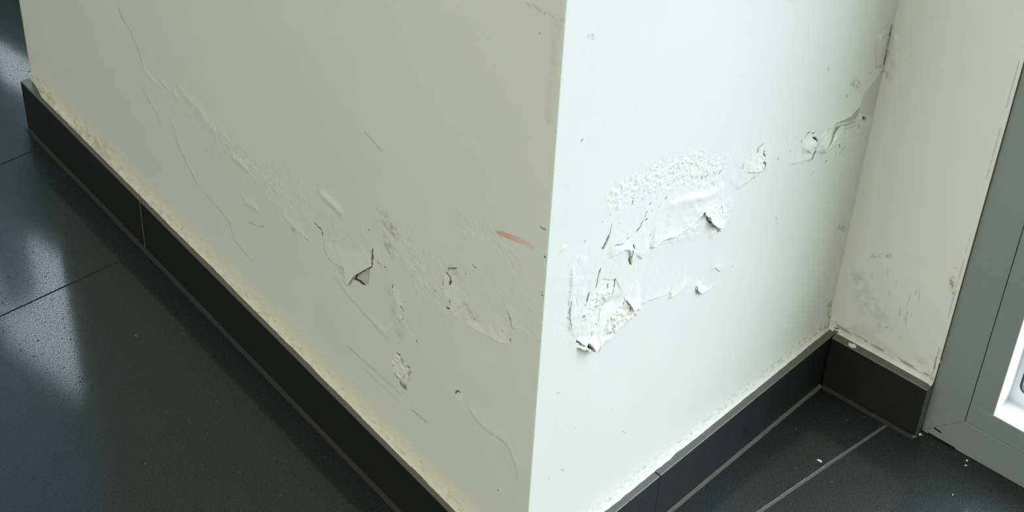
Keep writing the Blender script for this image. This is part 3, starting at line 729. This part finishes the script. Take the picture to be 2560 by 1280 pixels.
flake(wall_middle, [(1441, 850), (1450, 856), (1458, 861), (1464, 852), (1470, 858), (1476, 872), (1484, 862), (1494, 850), (1506, 838), (1498, 831), (1484, 834), (1468, 831), (1452, 838)],
      ((1445, 836), (1503, 831)), V, 2.5, 1.5, base=0.3, seed=5)['label'] = 'torn white paint tip curling out'
flake(wall_middle, [(1486, 870), (1480, 873), (1490, 860), (1500, 848), (1512, 838), (1520, 826), (1508, 822), (1492, 838)],
      ((1490, 836), (1520, 822)), V, 2, 1, base=0.8, seed=6)
flake(wall_middle, [(1558, 762), (1556, 752), (1562, 747), (1568, 756), (1572, 768), (1585, 764), (1596, 770), (1580, 745), (1560, 738)],
      ((1556, 738), (1590, 742)), V, 3, 1, base=0.8, seed=7)
flake(wall_middle, [(2048, 385), (2056, 372), (2072, 346), (2086, 322), (2092, 313), (2100, 311), (2106, 325), (2106, 342), (2104, 352), (2090, 361), (2070, 370)],
      ((2100, 352), (2050, 388)), V, 3.5, 0.6, base=0.6, seed=8)['label'] = 'pale loose paint sheet beside the inner corner'
flake(wall_middle, [(2100, 312), (2118, 307), (2135, 302), (2140, 306), (2128, 318), (2112, 330), (2104, 322)],
      ((2104, 330), (2128, 322)), V, 2.0, 0.4, base=0.5, seed=9)
flake(wall_middle, [(2005, 368), (2022, 345), (2036, 348), (2041, 357), (2038, 366), (2026, 370), (2020, 380)],
      ((2002, 372), (2018, 342)), V, 1.5, 0.5, base=0.3, seed=10)
flake(wall_middle, [(1741, 712), (1740, 724), (1744, 730), (1754, 731), (1763, 726), (1765, 716), (1760, 706), (1748, 703)],
      ((1742, 704), (1764, 707)), V, 1.2, 0.3, base=0.3, seed=11)
flake(wall_middle, [(1752, 529), (1760, 537), (1766, 536), (1770, 551), (1778, 559), (1786, 563), (1800, 566), (1796, 545), (1780, 525), (1762, 515)],
      ((1758, 515), (1800, 545)), V, 3.0, 0.8, base=0.5, seed=12)

# chalky crumbs: lumpy pieces of plaster pushed out of the wall
def lump(name, P, r, seed, mat, parent=None, squash=(1, 1, 1)):
    rs = np.random.RandomState(seed)
    bm = bmesh.new(); bmesh.ops.create_icosphere(bm, subdivisions=2, radius=1.0)
    k = rs.rand(3, 3) * 4
    for v in bm.verts:
        c = np.array(v.co); n = 1 + 0.25 * math.sin(c @ k[0] * 2 + 1) + 0.2 * math.sin(c @ k[1] * 3) + (rs.rand() - .5) * 0.25
        c = c * n * r * np.array(squash); v.co = Vector(P + c)
    me = bpy.data.meshes.new(name); bm.to_mesh(me); bm.free(); me.materials.append(mat)
    o = coll(bpy.data.objects.new(name, me)); o.parent = parent; return o
rs = np.random.RandomState(77)
def relief_height(rel, x, y):
    P = hit(x, y, rel.org, rel.nd) - rel.org; i = np.searchsorted(rel.us, P @ rel.ud); j = np.searchsorted(rel.zs, P[2]); return rel.H[j, i]
for (x, y, spread_x, spread_y, cnt, big) in ((1460, 868, 4, 3, 2, 2.6), (1523, 822, 7, 9, 9, 1.9), (1532, 800, 7, 9, 9, 2.0), (1545, 780, 9, 6, 6, 1.6), (1566, 776, 12, 6, 7, 1.7), (1590, 769, 6, 3, 4, 1.8),
                                             (1500, 746, 12, 8, 10, 1.7), (1514, 738, 6, 8, 4, 1.5), (1464, 789, 4, 3, 3, 1.6), (1797, 562, 8, 7, 5, 1.3), (1800, 535, 12, 10, 6, 1.3)):
    for k in range(cnt):
        xx = x + rs.uniform(-1, 1) * spread_x; yy = y + rs.uniform(-1, 1) * spread_y; r = big * rs.uniform(0.5, 1.05) * 0.001
        P = hit(xx, yy, O, nB) + nB * (relief_height(V, xx, yy) + r * 0.15)
        lump('plaster_crumb', P, r, 200 + len(bpy.data.objects), M_chalk, wall_middle, (rs.uniform(.6, 1), rs.uniform(.7, 1.2), rs.uniform(.7, 1.2)))

# ------------------------------------------------------------------ skirting tiles
def empty(name, loc=(0, 0, 0)):
    o = coll(bpy.data.objects.new(name, None)); o.location = loc; o.empty_display_size = 0.05; return o
def skirting_tile(parent, org, ud, nd, u0, u1, t, h=HS, m0=0.0, m1=0.0):
    """front face dark, cut top and ends grey; m0/m1 mitre the ends outward"""
    n = 6; prof = [(0, 0), (t, 0), (t, h - 0.0016)]
    for k in range(1, 4):
        a_ = k / 3 * math.pi / 2; prof.append((t - 0.0016 + 0.0016 * math.cos(a_), h - 0.0016 + 0.0016 * math.sin(a_)))
    prof.append((0, h))
    vs = []; np_ = len(prof)
    for (u, mm) in ((u0, m0), (u1, m1)):
        for d, z in prof: vs.append(org + ud * (u + mm * d) + nd * d + Zv * z)
    fs = []; fm = []
    for k in range(np_):
        j = (k + 1) % np_; fs.append((k, j, np_ + j, np_ + k)); fm.append(0 if k == 1 else 1)
    fs.append(tuple(range(np_))[::-1]); fm.append(1); fs.append(tuple(range(np_, 2 * np_))); fm.append(1)
    o = mesh_obj('skirting_tile', vs, fs, None, parent, mats=[M_skirt, M_cut], fmat=fm)
    bm = bmesh.new(); bm.from_mesh(o.data); bmesh.ops.recalc_face_normals(bm, faces=bm.faces); bm.to_mesh(o.data); bm.free()
    return o
def fillet(name, parent, org, ud, nd, t, u0, u1, w, h, mat, n=60, seed=1):
    """grout strip where skirting meets floor"""
    rs = np.random.RandomState(seed); vs = []; fs = []
    for i in range(n + 1):
        u = u0 + (u1 - u0) * i / n; ww = w * (0.93 + 0.14 * rs.rand())
        for d, z in ((t - 0.001, 0.0005), (t - 0.001, h), (t + ww * 0.5, h * 0.45), (t + ww, 0.0006), (t + ww, 0.0003)):
            vs.append(org + ud * u + nd * d + Zv * z)
    for i in range(n):
        for k in range(5):
            j = (k + 1) % 5; fs.append((i * 5 + k, i * 5 + j, i * 5 + 5 + j, i * 5 + 5 + k))
    o = mesh_obj(name, vs, fs, mat, parent)
    bm = bmesh.new(); bm.from_mesh(o.data); bmesh.ops.recalc_face_normals(bm, faces=bm.faces); bm.to_mesh(o.data); bm.free()
    return o
TA = 0.0140; TB = 0.0160; TC = 0.0165; JA = 0.863; JB = 0.2337
bl = tag(empty('baseboard_left'), kind='structure')
skirting_tile(bl, O, aD, nA, 0.0, JA - 0.0009, TA, m0=-1.1)
skirting_tile(bl, O, aD, nA, JA + 0.0009, LA + 0.012, TA)
boxes('joint_grout', [(O + aD * JA, aD, nA, Zv, (-0.00088, 0.0, 0.001), (0.00088, TA + 0.0002, HS - 0.0005))], M_grout, bl)
fillet('grout_strip', bl, O, aD, nA, TA, 0.0, LA + 0.010, 0.0062, 0.0022, M_grout_dark, 160, 5)
bmid = tag(empty('baseboard_middle'), kind='structure')
skirting_tile(bmid, O, bD, nB, 0.0, JB - 0.0011, TB, m0=-0.88)
skirting_tile(bmid, O, bD, nB, JB + 0.0011, LB - 0.001, TB)
boxes('joint_gap', [(O + bD * JB, bD, nB, Zv, (-0.0010, 0.0, 0.001), (0.0010, TB - 0.004, HS - 0.004))], M_black, bmid)
fillet('grout_strip', bmid, O, bD, nB, TB, 0.0, LB - TC - 0.001, 0.0052, 0.0022, M_grout, 90, 6)
br = tag(empty('baseboard_right'), kind='structure')
skirting_tile(br, Q, cD, nC, TB + 0.001, CE, TC)
fillet('grout_strip', br, Q, cD, nC, TC, TB + 0.004, CE, 0.0062, 0.0022, M_grout_dark, 30, 7)

# ------------------------------------------------------------------ floor: one tile grid, 0.3075 x 0.615
th = math.radians(84.0)
e1 = np.array([math.sin(th), -math.cos(th), 0]); e2 = np.array([math.cos(th), math.sin(th), 0])
fb = bmesh.new(); P0 = 0.3075
base_s = -0.862
def ftile(s0, s1, t0, t1, g):
    c = [e1 * s0 + e2 * t0, e1 * s1 + e2 * t0, e1 * s1 + e2 * t1, e1 * s0 + e2 * t1]
    b = 0.0006
    ci = [e1 * (s0 + b) + e2 * (t0 + b), e1 * (s1 - b) + e2 * (t0 + b), e1 * (s1 - b) + e2 * (t1 - b), e1 * (s0 + b) + e2 * (t1 - b)]
    lo = [fb.verts.new((*p[:2], -0.006)) for p in c]; mi = [fb.verts.new((*p[:2], -0.0006)) for p in c]; hi = [fb.verts.new((*p[:2], 0.0)) for p in ci]
    fb.faces.new(hi)
    for k in range(4):
        j = (k + 1) % 4
        fb.faces.new((lo[k], lo[j], mi[j], mi[k])); fb.faces.new((mi[k], mi[j], hi[j], hi[k]))
COLS = [-5.4, -4.86, -4.245, -3.63, -3.015, -2.40, -1.785, -1.169, -0.862, -0.247, 0.0632, 0.678, 1.293, 1.908, 2.523, 3.138, 3.75]
for i in range(len(COLS) - 1):
    s0, s1 = COLS[i], COLS[i + 1]
    gl = 0.0009 if i < 10 else 0.0021; gr = 0.0009 if i < 9 else 0.0021
    off = 0.068 if i >= 10 else (0.10 if i == 9 else 0.19)
    for j in range(-9, 3):
        t0 = off + 0.615 * j; ftile(s0 + gl, s1 - gr, t0 + 0.001, t0 + 0.615 - 0.001, 0)
nslab = len(fb.faces)
# grout bed under the joints, dark on the left half and pale on the right
def bed(s0, s1, z, mi_):
    vs = [fb.verts.new((*(e1 * s + e2 * t)[:2], z)) for s, t in ((s0, -6), (s1, -6), (s1, 1.9), (s0, 1.9))]
    f = fb.faces.new(vs); f.material_index = mi_
bed(-5.2, -0.1, -0.0012, 1); bed(-0.1, 3.6, -0.0010, 2)
bmesh.ops.bisect_plane(fb, geom=fb.verts[:] + fb.edges[:] + fb.faces[:], plane_co=Vector(Q - nC * 0.04), plane_no=Vector(-nC), clear_outer=True)
fme = bpy.data.meshes.new('floor'); fb.normal_update(); bmesh.ops.recalc_face_normals(fb, faces=fb.faces[:]); fb.to_mesh(fme); fb.free()
for m_ in (M_floor, M_grout_dark, M_grout): fme.materials.append(m_)
floor = tag(coll(bpy.data.objects.new('floor', fme)), kind='structure')

# ------------------------------------------------------------------ rest of the room shell
XL, XR, YB = -4.6, 2.9, -4.2
def quad(name, pts, mat, thick_dir, t=0.08):
    a_ = [np.array(p, float) for p in pts]; b_ = [p + np.array(thick_dir, float) * t for p in a_]
    o = mesh_obj(name, a_ + b_, [(0, 1, 2, 3), (7, 6, 5, 4), (0, 4, 5, 1), (1, 5, 6, 2), (2, 6, 7, 3), (3, 7, 4, 0)], mat)
    bm = bmesh.new(); bm.from_mesh(o.data); bmesh.ops.recalc_face_normals(bm, faces=bm.faces); bm.to_mesh(o.data); bm.free()
    return tag(o, kind='structure')
def fac(c, z, d=0.0):   # point on the facade line
    p = Q + cD * c + nC * d; return (p[0], p[1], z)
quad('ceiling', [(XL, YB, CEIL), (XR, YB, CEIL), (XR, 1.2, CEIL), (XL, 1.2, CEIL)], M_ceil, (0, 0, 1))
quad('wall_back', [(XL, YB, 0), (XR, YB, 0), (XR, YB, CEIL), (XL, YB, CEIL)], M_plain, (0, -1, 0))
quad('wall_west', [(XL, YB, 0), (XL, 0.36, 0), (XL, 0.36, CEIL), (XL, YB, CEIL)], M_plain, (-1, 0, 0))
quad('wall_east', [(XR, YB, 0), (XR, 0.80, 0), (XR, 0.80, CEIL), (XR, YB, CEIL)], M_plain, (1, 0, 0))
# masonry behind the plaster of pillar and window reveal
boxes('wall_masonry', [(Q, cD, nC, Zv, (-1.20, -0.25, 0.0), (CE - 0.0008, -0.012, CEIL))], M_plain)['kind'] = 'structure'
# far end of the pillar
E0 = aD * LA; pe = Q - cD * 1.19
quad('wall_pillar_end', [(E0[0], E0[1], 0), (pe[0], pe[1], 0), (pe[0], pe[1], CEIL), (E0[0], E0[1], CEIL)], M_plain, tuple(-aD), 0.02)
# window 1 geometry, along the facade line
W1a, W1b, W1t = CE, 1.70, 2.42
quad('wall_right_far', [fac(W1b, 0), fac(2.92, 0), fac(2.92, CEIL), fac(W1b, CEIL)], M_plain, tuple(-nC))
quad('wall_lintel', [fac(W1a, W1t), fac(W1b, W1t), fac(W1b, CEIL), fac(W1a, CEIL)], M_plain, tuple(-nC))
W2a, W2b, W2t = -1.32, -4.45, 2.42
quad('wall_lintel_left', [fac(W2b, W2t), fac(W2a, W2t), fac(W2a, CEIL), fac(W2b, CEIL)], M_plain, tuple(-nC))
quad('wall_left_far', [fac(W2b, 0), fac(-4.75, 0), fac(-4.75, CEIL), fac(W2b, CEIL)], M_plain, tuple(-nC))
quad('wall_pier', [fac(W2a, 0), fac(-1.10, 0), fac(-1.10, CEIL), fac(W2a, CEIL)], M_plain, tuple(-nC))

# ------------------------------------------------------------------ window 1
w1 = tag(empty('window_1'), kind='structure')
FO = Q - nC * 0.0 - nC * 0.0021      # face plane, a hair behind the plaster
XS, XG, ZS, ZG = 0.2203, 0.25445, 0.0555, 0.0913
back = -nC
def prism(name, poly, d0, d1, mat, parent, org=FO, bev=0.0006, xr=0.0):
    """poly of (c, z) extruded from depth d0 to d1 behind the face plane"""
    n = len(poly); vs = [org + cD * c + Zv * z + back * d0 for c, z in poly] + [org + cD * c + Zv * z + back * d1 for c, z in poly]
    fs = [tuple(range(n)), tuple(range(2 * n - 1, n - 1, -1))] + [(i, (i + 1) % n, n + (i + 1) % n, n + i) for i in range(n)]
    o = mesh_obj(name, vs, fs, mat, parent)
    bm = bmesh.new(); bm.from_mesh(o.data); bmesh.ops.recalc_face_normals(bm, faces=bm.faces); bm.to_mesh(o.data); bm.free()
    if bev: bevel(o, bev, 1)
    return o
zb = 0.0002
g = 0.0004
XB = W1b; XT = W1t
prism('jamb', [(W1a, zb + g), (XS, ZS + g), (XS, XT - 0.054), (W1a, XT)], 0, 0.07, M_alu, w1)
prism('jamb', [(XB, zb + g), (XB, XT), (XB - 0.054, XT - 0.054), (XB - 0.054, ZS + g)], 0, 0.07, M_alu, w1)
prism('bottom_rail', [(W1a, zb), (XB, zb), (XB - 0.054, ZS), (XS, ZS)], 0.0002, 0.07, M_alu, w1)
prism('top_rail', [(W1a, XT), (XS, XT - 0.054), (XB - 0.054, XT - 0.054), (XB, XT)], 0.0002, 0.07, M_alu, w1)
sa = tag(empty('sash')); sa.parent = w1
q = 0.0011
XBs, XTs = XB - 0.054, XT - 0.054
prism('stile', [(XS + q, ZG + g), (XG, ZG + g), (XG, XTs - 0.036), (XS + q, XTs - 0.036)], 0, 0.04, M_alu, sa)
prism('stile', [(XBs - 0.035, ZG + g), (XBs - q, ZG + g), (XBs - q, XTs - 0.036), (XBs - 0.035, XTs - 0.036)], 0, 0.04, M_alu, sa)
prism('sash_rail', [(XS + q, ZS + q), (XBs - q, ZS + q), (XBs - q, ZG), (XS + q, ZG)], 0, 0.04, M_alu, sa)
prism('sash_rail', [(XS + q, XTs - 0.036), (XBs - q, XTs - 0.036), (XBs - q, XTs - q), (XS + q, XTs - q)], 0, 0.04, M_alu, sa)
# dark gap behind the joints
prism('sash_gasket', [(XS - 0.004, ZS - 0.004), (XS + 0.004, ZS - 0.004), (XS + 0.004, XTs), (XS - 0.004, XTs)], 0.005, 0.008, M_black, sa, bev=0)
prism('sash_gasket', [(XS - 0.004, ZS - 0.004), (XBs, ZS - 0.004), (XBs, ZS + 0.004), (XS - 0.004, ZS + 0.004)], 0.005, 0.008, M_black, sa, bev=0)
# white thermal reveal inside the sash, then the bead ring with rounded corner
def ringprism(name, oc, ic, r, d0, d1, mat, parent, nseg=8):
    (c0, c1, z0, z1) = oc; (a0, a1, b0, b1) = ic
    inner = []
    for (cx_, cz_, s0) in ((a1 - r, b0 + r, -90), (a1 - r, b1 - r, 0), (a0 + r, b1 - r, 90), (a0 + r, b0 + r, 180)):
        for k in range(nseg + 1):
            t_ = math.radians(s0 + 90 * k / nseg); inner.append((cx_ + r * math.cos(t_), cz_ + r * math.sin(t_)))
    outer = []
    corners = [(c1, z0), (c1, z1), (c0, z1), (c0, z0)]
    for cc in corners: outer += [cc] * (nseg + 1)
    n = len(inner); vs = []
    for d in (d0, d1):
        for c, z in outer: vs.append(FO + cD * c + Zv * z + back * d)
        for c, z in inner: vs.append(FO + cD * c + Zv * z + back * d)
    fs = []
    for i in range(n):
        j = (i + 1) % n
        fs += [(i, j, n + j, n + i), (2 * n + i, 3 * n + i, 3 * n + j, 2 * n + j), (n + i, n + j, 3 * n + j, 3 * n + i), (i, 2 * n + i, 2 * n + j, j)]
    o = mesh_obj(name, vs, fs, mat, parent)
    bm = bmesh.new(); bm.from_mesh(o.data); bmesh.ops.remove_doubles(bm, verts=bm.verts, dist=1e-6)
    bmesh.ops.dissolve_degenerate(bm, dist=1e-6, edges=bm.edges); bmesh.ops.recalc_face_normals(bm, faces=bm.faces); bm.to_mesh(o.data); bm.free()
    return o
for (c0, c1, z0, z1) in ((XG - 0.001, XG + 0.0006, ZG, XTs - 0.036), (XBs - 0.0356, XBs - 0.034, ZG, XTs - 0.036), (XG, XBs - 0.035, ZG - 0.001, ZG + 0.0006), (XG, XBs - 0.035, XTs - 0.0366, XTs - 0.035)):
    prism('reveal_liner', [(c0, z0), (c1, z0), (c1, z1), (c0, z1)], 0.0008, 0.042, M_white, sa, bev=0)
ringprism('glazing_bead', (XG - 0.004, XBs - 0.031, ZG - 0.004, XTs - 0.032), (XG + 0.009, XBs - 0.044, ZG + 0.021, XTs - 0.05), 0.012, 0.0415, 0.046, M_white, sa)
ringprism('glass_gasket', (XG + 0.0088, XBs - 0.0438, ZG + 0.0208, XTs - 0.0498), (XG + 0.0115, XBs - 0.0465, ZG + 0.0235, XTs - 0.0525), 0.0095, 0.0425, 0.0475, M_gasket, sa)
prism('glass_pane', [(XG + 0.008, ZG + 0.018), (XBs - 0.042, ZG + 0.018), (XBs - 0.042, XTs - 0.045), (XG + 0.008, XTs - 0.045)], 0.048, 0.052, M_glass, sa, bev=0)
# drain slots and scratch in the bottom rail
def strip(name, x0, y0, x1, y1, w, mat, parent, lift=0.0002):
    A = hit(x0, y0, FO, nC); B = hit(x1, y1, FO, nC); d = (B - A) / np.linalg.norm(B - A); u = np.cross(nC, d); L = np.linalg.norm(B - A)
    return boxes(name, [(A, d, u, nC, (0, -w / 2, -0.001), (L, w / 2, lift))], mat, parent)
strip('drain_slot', 2320, 1082, 2388, 1121, 0.0017, M_black, w1)
strip('drain_slot', 2336, 1070, 2353, 1082, 0.0022, M_black, w1)

# ------------------------------------------------------------------ window 2, beyond the pillar, seen only in the floor's sheen, panes and panels shaped for it
w2 = tag(empty('window_2'), kind='structure')
prism('jamb', [(W2b, 0), (W2b + 0.06, 0), (W2b + 0.06, W2t), (W2b, W2t)], 0, 0.07, M_alu, w2)
prism('jamb', [(W2a - 0.06, 0), (W2a, 0), (W2a, W2t), (W2a - 0.06, W2t)], 0, 0.07, M_alu, w2)
prism('mullion', [(-2.06, 0.06), (-2.02, 0.06), (-2.02, 1.16), (-2.06, 1.16)], 0, 0.07, M_alu, w2)
prism('rail', [(W2b + .06, 0), (W2a - .06, 0), (W2a - .06, 0.34), (W2b + .06, 0.34)], 0, 0.07, M_alu, w2)
prism('rail', [(W2b + .06, W2t - .06), (W2a - .06, W2t - .06), (W2a - .06, W2t), (W2b + .06, W2t)], 0, 0.07, M_alu, w2)
prism('transom', [(W2b + .06, 1.42), (W2a - .06, 1.42), (W2a - .06, 1.46), (W2b + .06, 1.46)], 0, 0.07, M_alu, w2)
prism('spandrel_panel', [(W2b + .06, 0.50), (W2a - .06, 0.50), (W2a - .06, 0.86), (W2b + .06, 0.86)], 0, 0.05, M_alu, w2)
def pane2(c0, c1, z0, z1, m): prism('glass_pane', [(c0, z0), (c1, z0), (c1, z1), (c0, z1)], 0.058, 0.062, m, w2, bev=0)
M_clear = glass_material((0.97, 1.0, 1.0))
pane2(-2.04, W2a - .05, 0.85, 1.16, M_clear)
pane2(-2.18, W2a - .05, 1.16, 1.44, M_clear)
pane2(-2.26, W2a - .05, 0.33, 0.51, M_glass)
pane2(W2b + .05, -2.262, 0.33, 0.51, M_tint2)
pane2(W2b + .05, -2.04, 0.85, 1.16, M_tint2); pane2(W2b + .05, -2.18, 1.16, 1.44, M_tint2)
pane2(W2b + .05, W2a - .05, 1.44, W2t - .05, M_tint)

# ------------------------------------------------------------------ outside
gp = tag(mesh_obj('ground', [(-30, -1.32, -0.12), (30, 2.62, -0.12), (30, 40, -0.12), (-30, 40, -0.12)], [(0, 1, 2, 3)], M_ground), kind='structure')

# ------------------------------------------------------------------ small debris
def chip(name, x, y, P, n, r, seed, label, cat, sq=(1, 1, .4), mat=None, group=None):
    p = hit(x, y, P, n)
    o = lump(name, p + np.array([0, 0, r * 0.001 * sq[2] * 0.8]), r * 0.001, seed, mat or M_chalk, None, sq)
    return tag(o, label, cat, group)
chip('paint_chip', 2049, 1152, O, Zv, 2.0, 1, 'thin white paint sliver lying on the dark tile left of the pale grout line', 'paint chip', (1.9, .8, .2))
chip('paint_chip', 2417, 1152, O, Zv, 1.7, 2, 'larger white crumb on the floor close under the grey window rail', 'paint chip', (1, .9, .6))
chip('paint_chip', 2414, 1164, O, Zv, 1.4, 3, 'smaller white crumb just in front of the larger one under the window rail', 'paint chip', (1, .9, .6))
chip('paint_chip', 2382, 1237, O, Zv, 1.0, 4, 'tiny bright crumb alone on the sheen of the right floor tile', 'paint chip', (1, .9, .6))
chip('paint_chip', 2131, 864, O + Zv * HS, Zv, 5.2, 5, 'white blob of dried paint on the skirting top right of the inner corner', 'paint spot', (1.1, .7, .12))
chip('paint_chip', 1035, 1166, O + Zv * HS, Zv, 3.4, 6, 'small white paint sliver on the top edge of the left skirting', 'paint chip', (1.2, .35, .15))
chip('mortar_crumb', 2338, 934, O + Zv * HS, Zv, 4.4, 7, 'white lump of filler where skirting top, wall and grey window frame meet', 'filler lump', (.7, .7, .9))
chip('mortar_crumb', 2286, 1093, O, Zv, 3.4, 8, 'grey mortar crumb at the foot of the right skirting end', 'mortar crumb', (1, 1, .6), M_grout)
chip('mortar_crumb', 2300, 1087, O, Zv, 2.4, 9, 'smaller pale mortar crumb tucked between skirting end and window rail', 'mortar crumb', (1, 1, .6), M_chalk)

for k, (x, y) in enumerate(((340, 840), (519, 1084), (362, 1160), (456, 835), (541, 1004), (472, 1051), (414, 1030), (600, 1180), (700, 1240))):
    chip('floor_speck', x, y, O, Zv, 0.6 if k else 1.3, 60 + k, 'tiny pale speck on the dark tile below the left skirting', 'speck', (1.3, .8, .4), M_speck, 'tiny specks on the left floor')
for k, (x, y) in enumerate(((1990, 1072), (2117, 1050), (1990, 1170), (2160, 1042), (2080, 1205), (1930, 1145), (2440, 1190), (2330, 1110), (2345, 1118))):
    chip('floor_speck', x, y, O, Zv, 0.6, 80 + k, 'tiny pale speck on the dark tiles below the inner corner and window', 'speck', (1.3, .8, .4), M_speck, 'tiny specks on the right floor')
for k, (x, y, r) in enumerate(((2402, 706, 2.0), (2397, 722, 2.6), (2392, 738, 2.0), (2387, 752, 1.6), (2376, 788, 1.5), (2370, 806, 1.2), (2350, 905, 1.8))):
    lump('paint_smear', hit(x, y, FO, nC), r * 0.001, 120 + k, M_flake, wall_right, (.6, .2, 1.6))
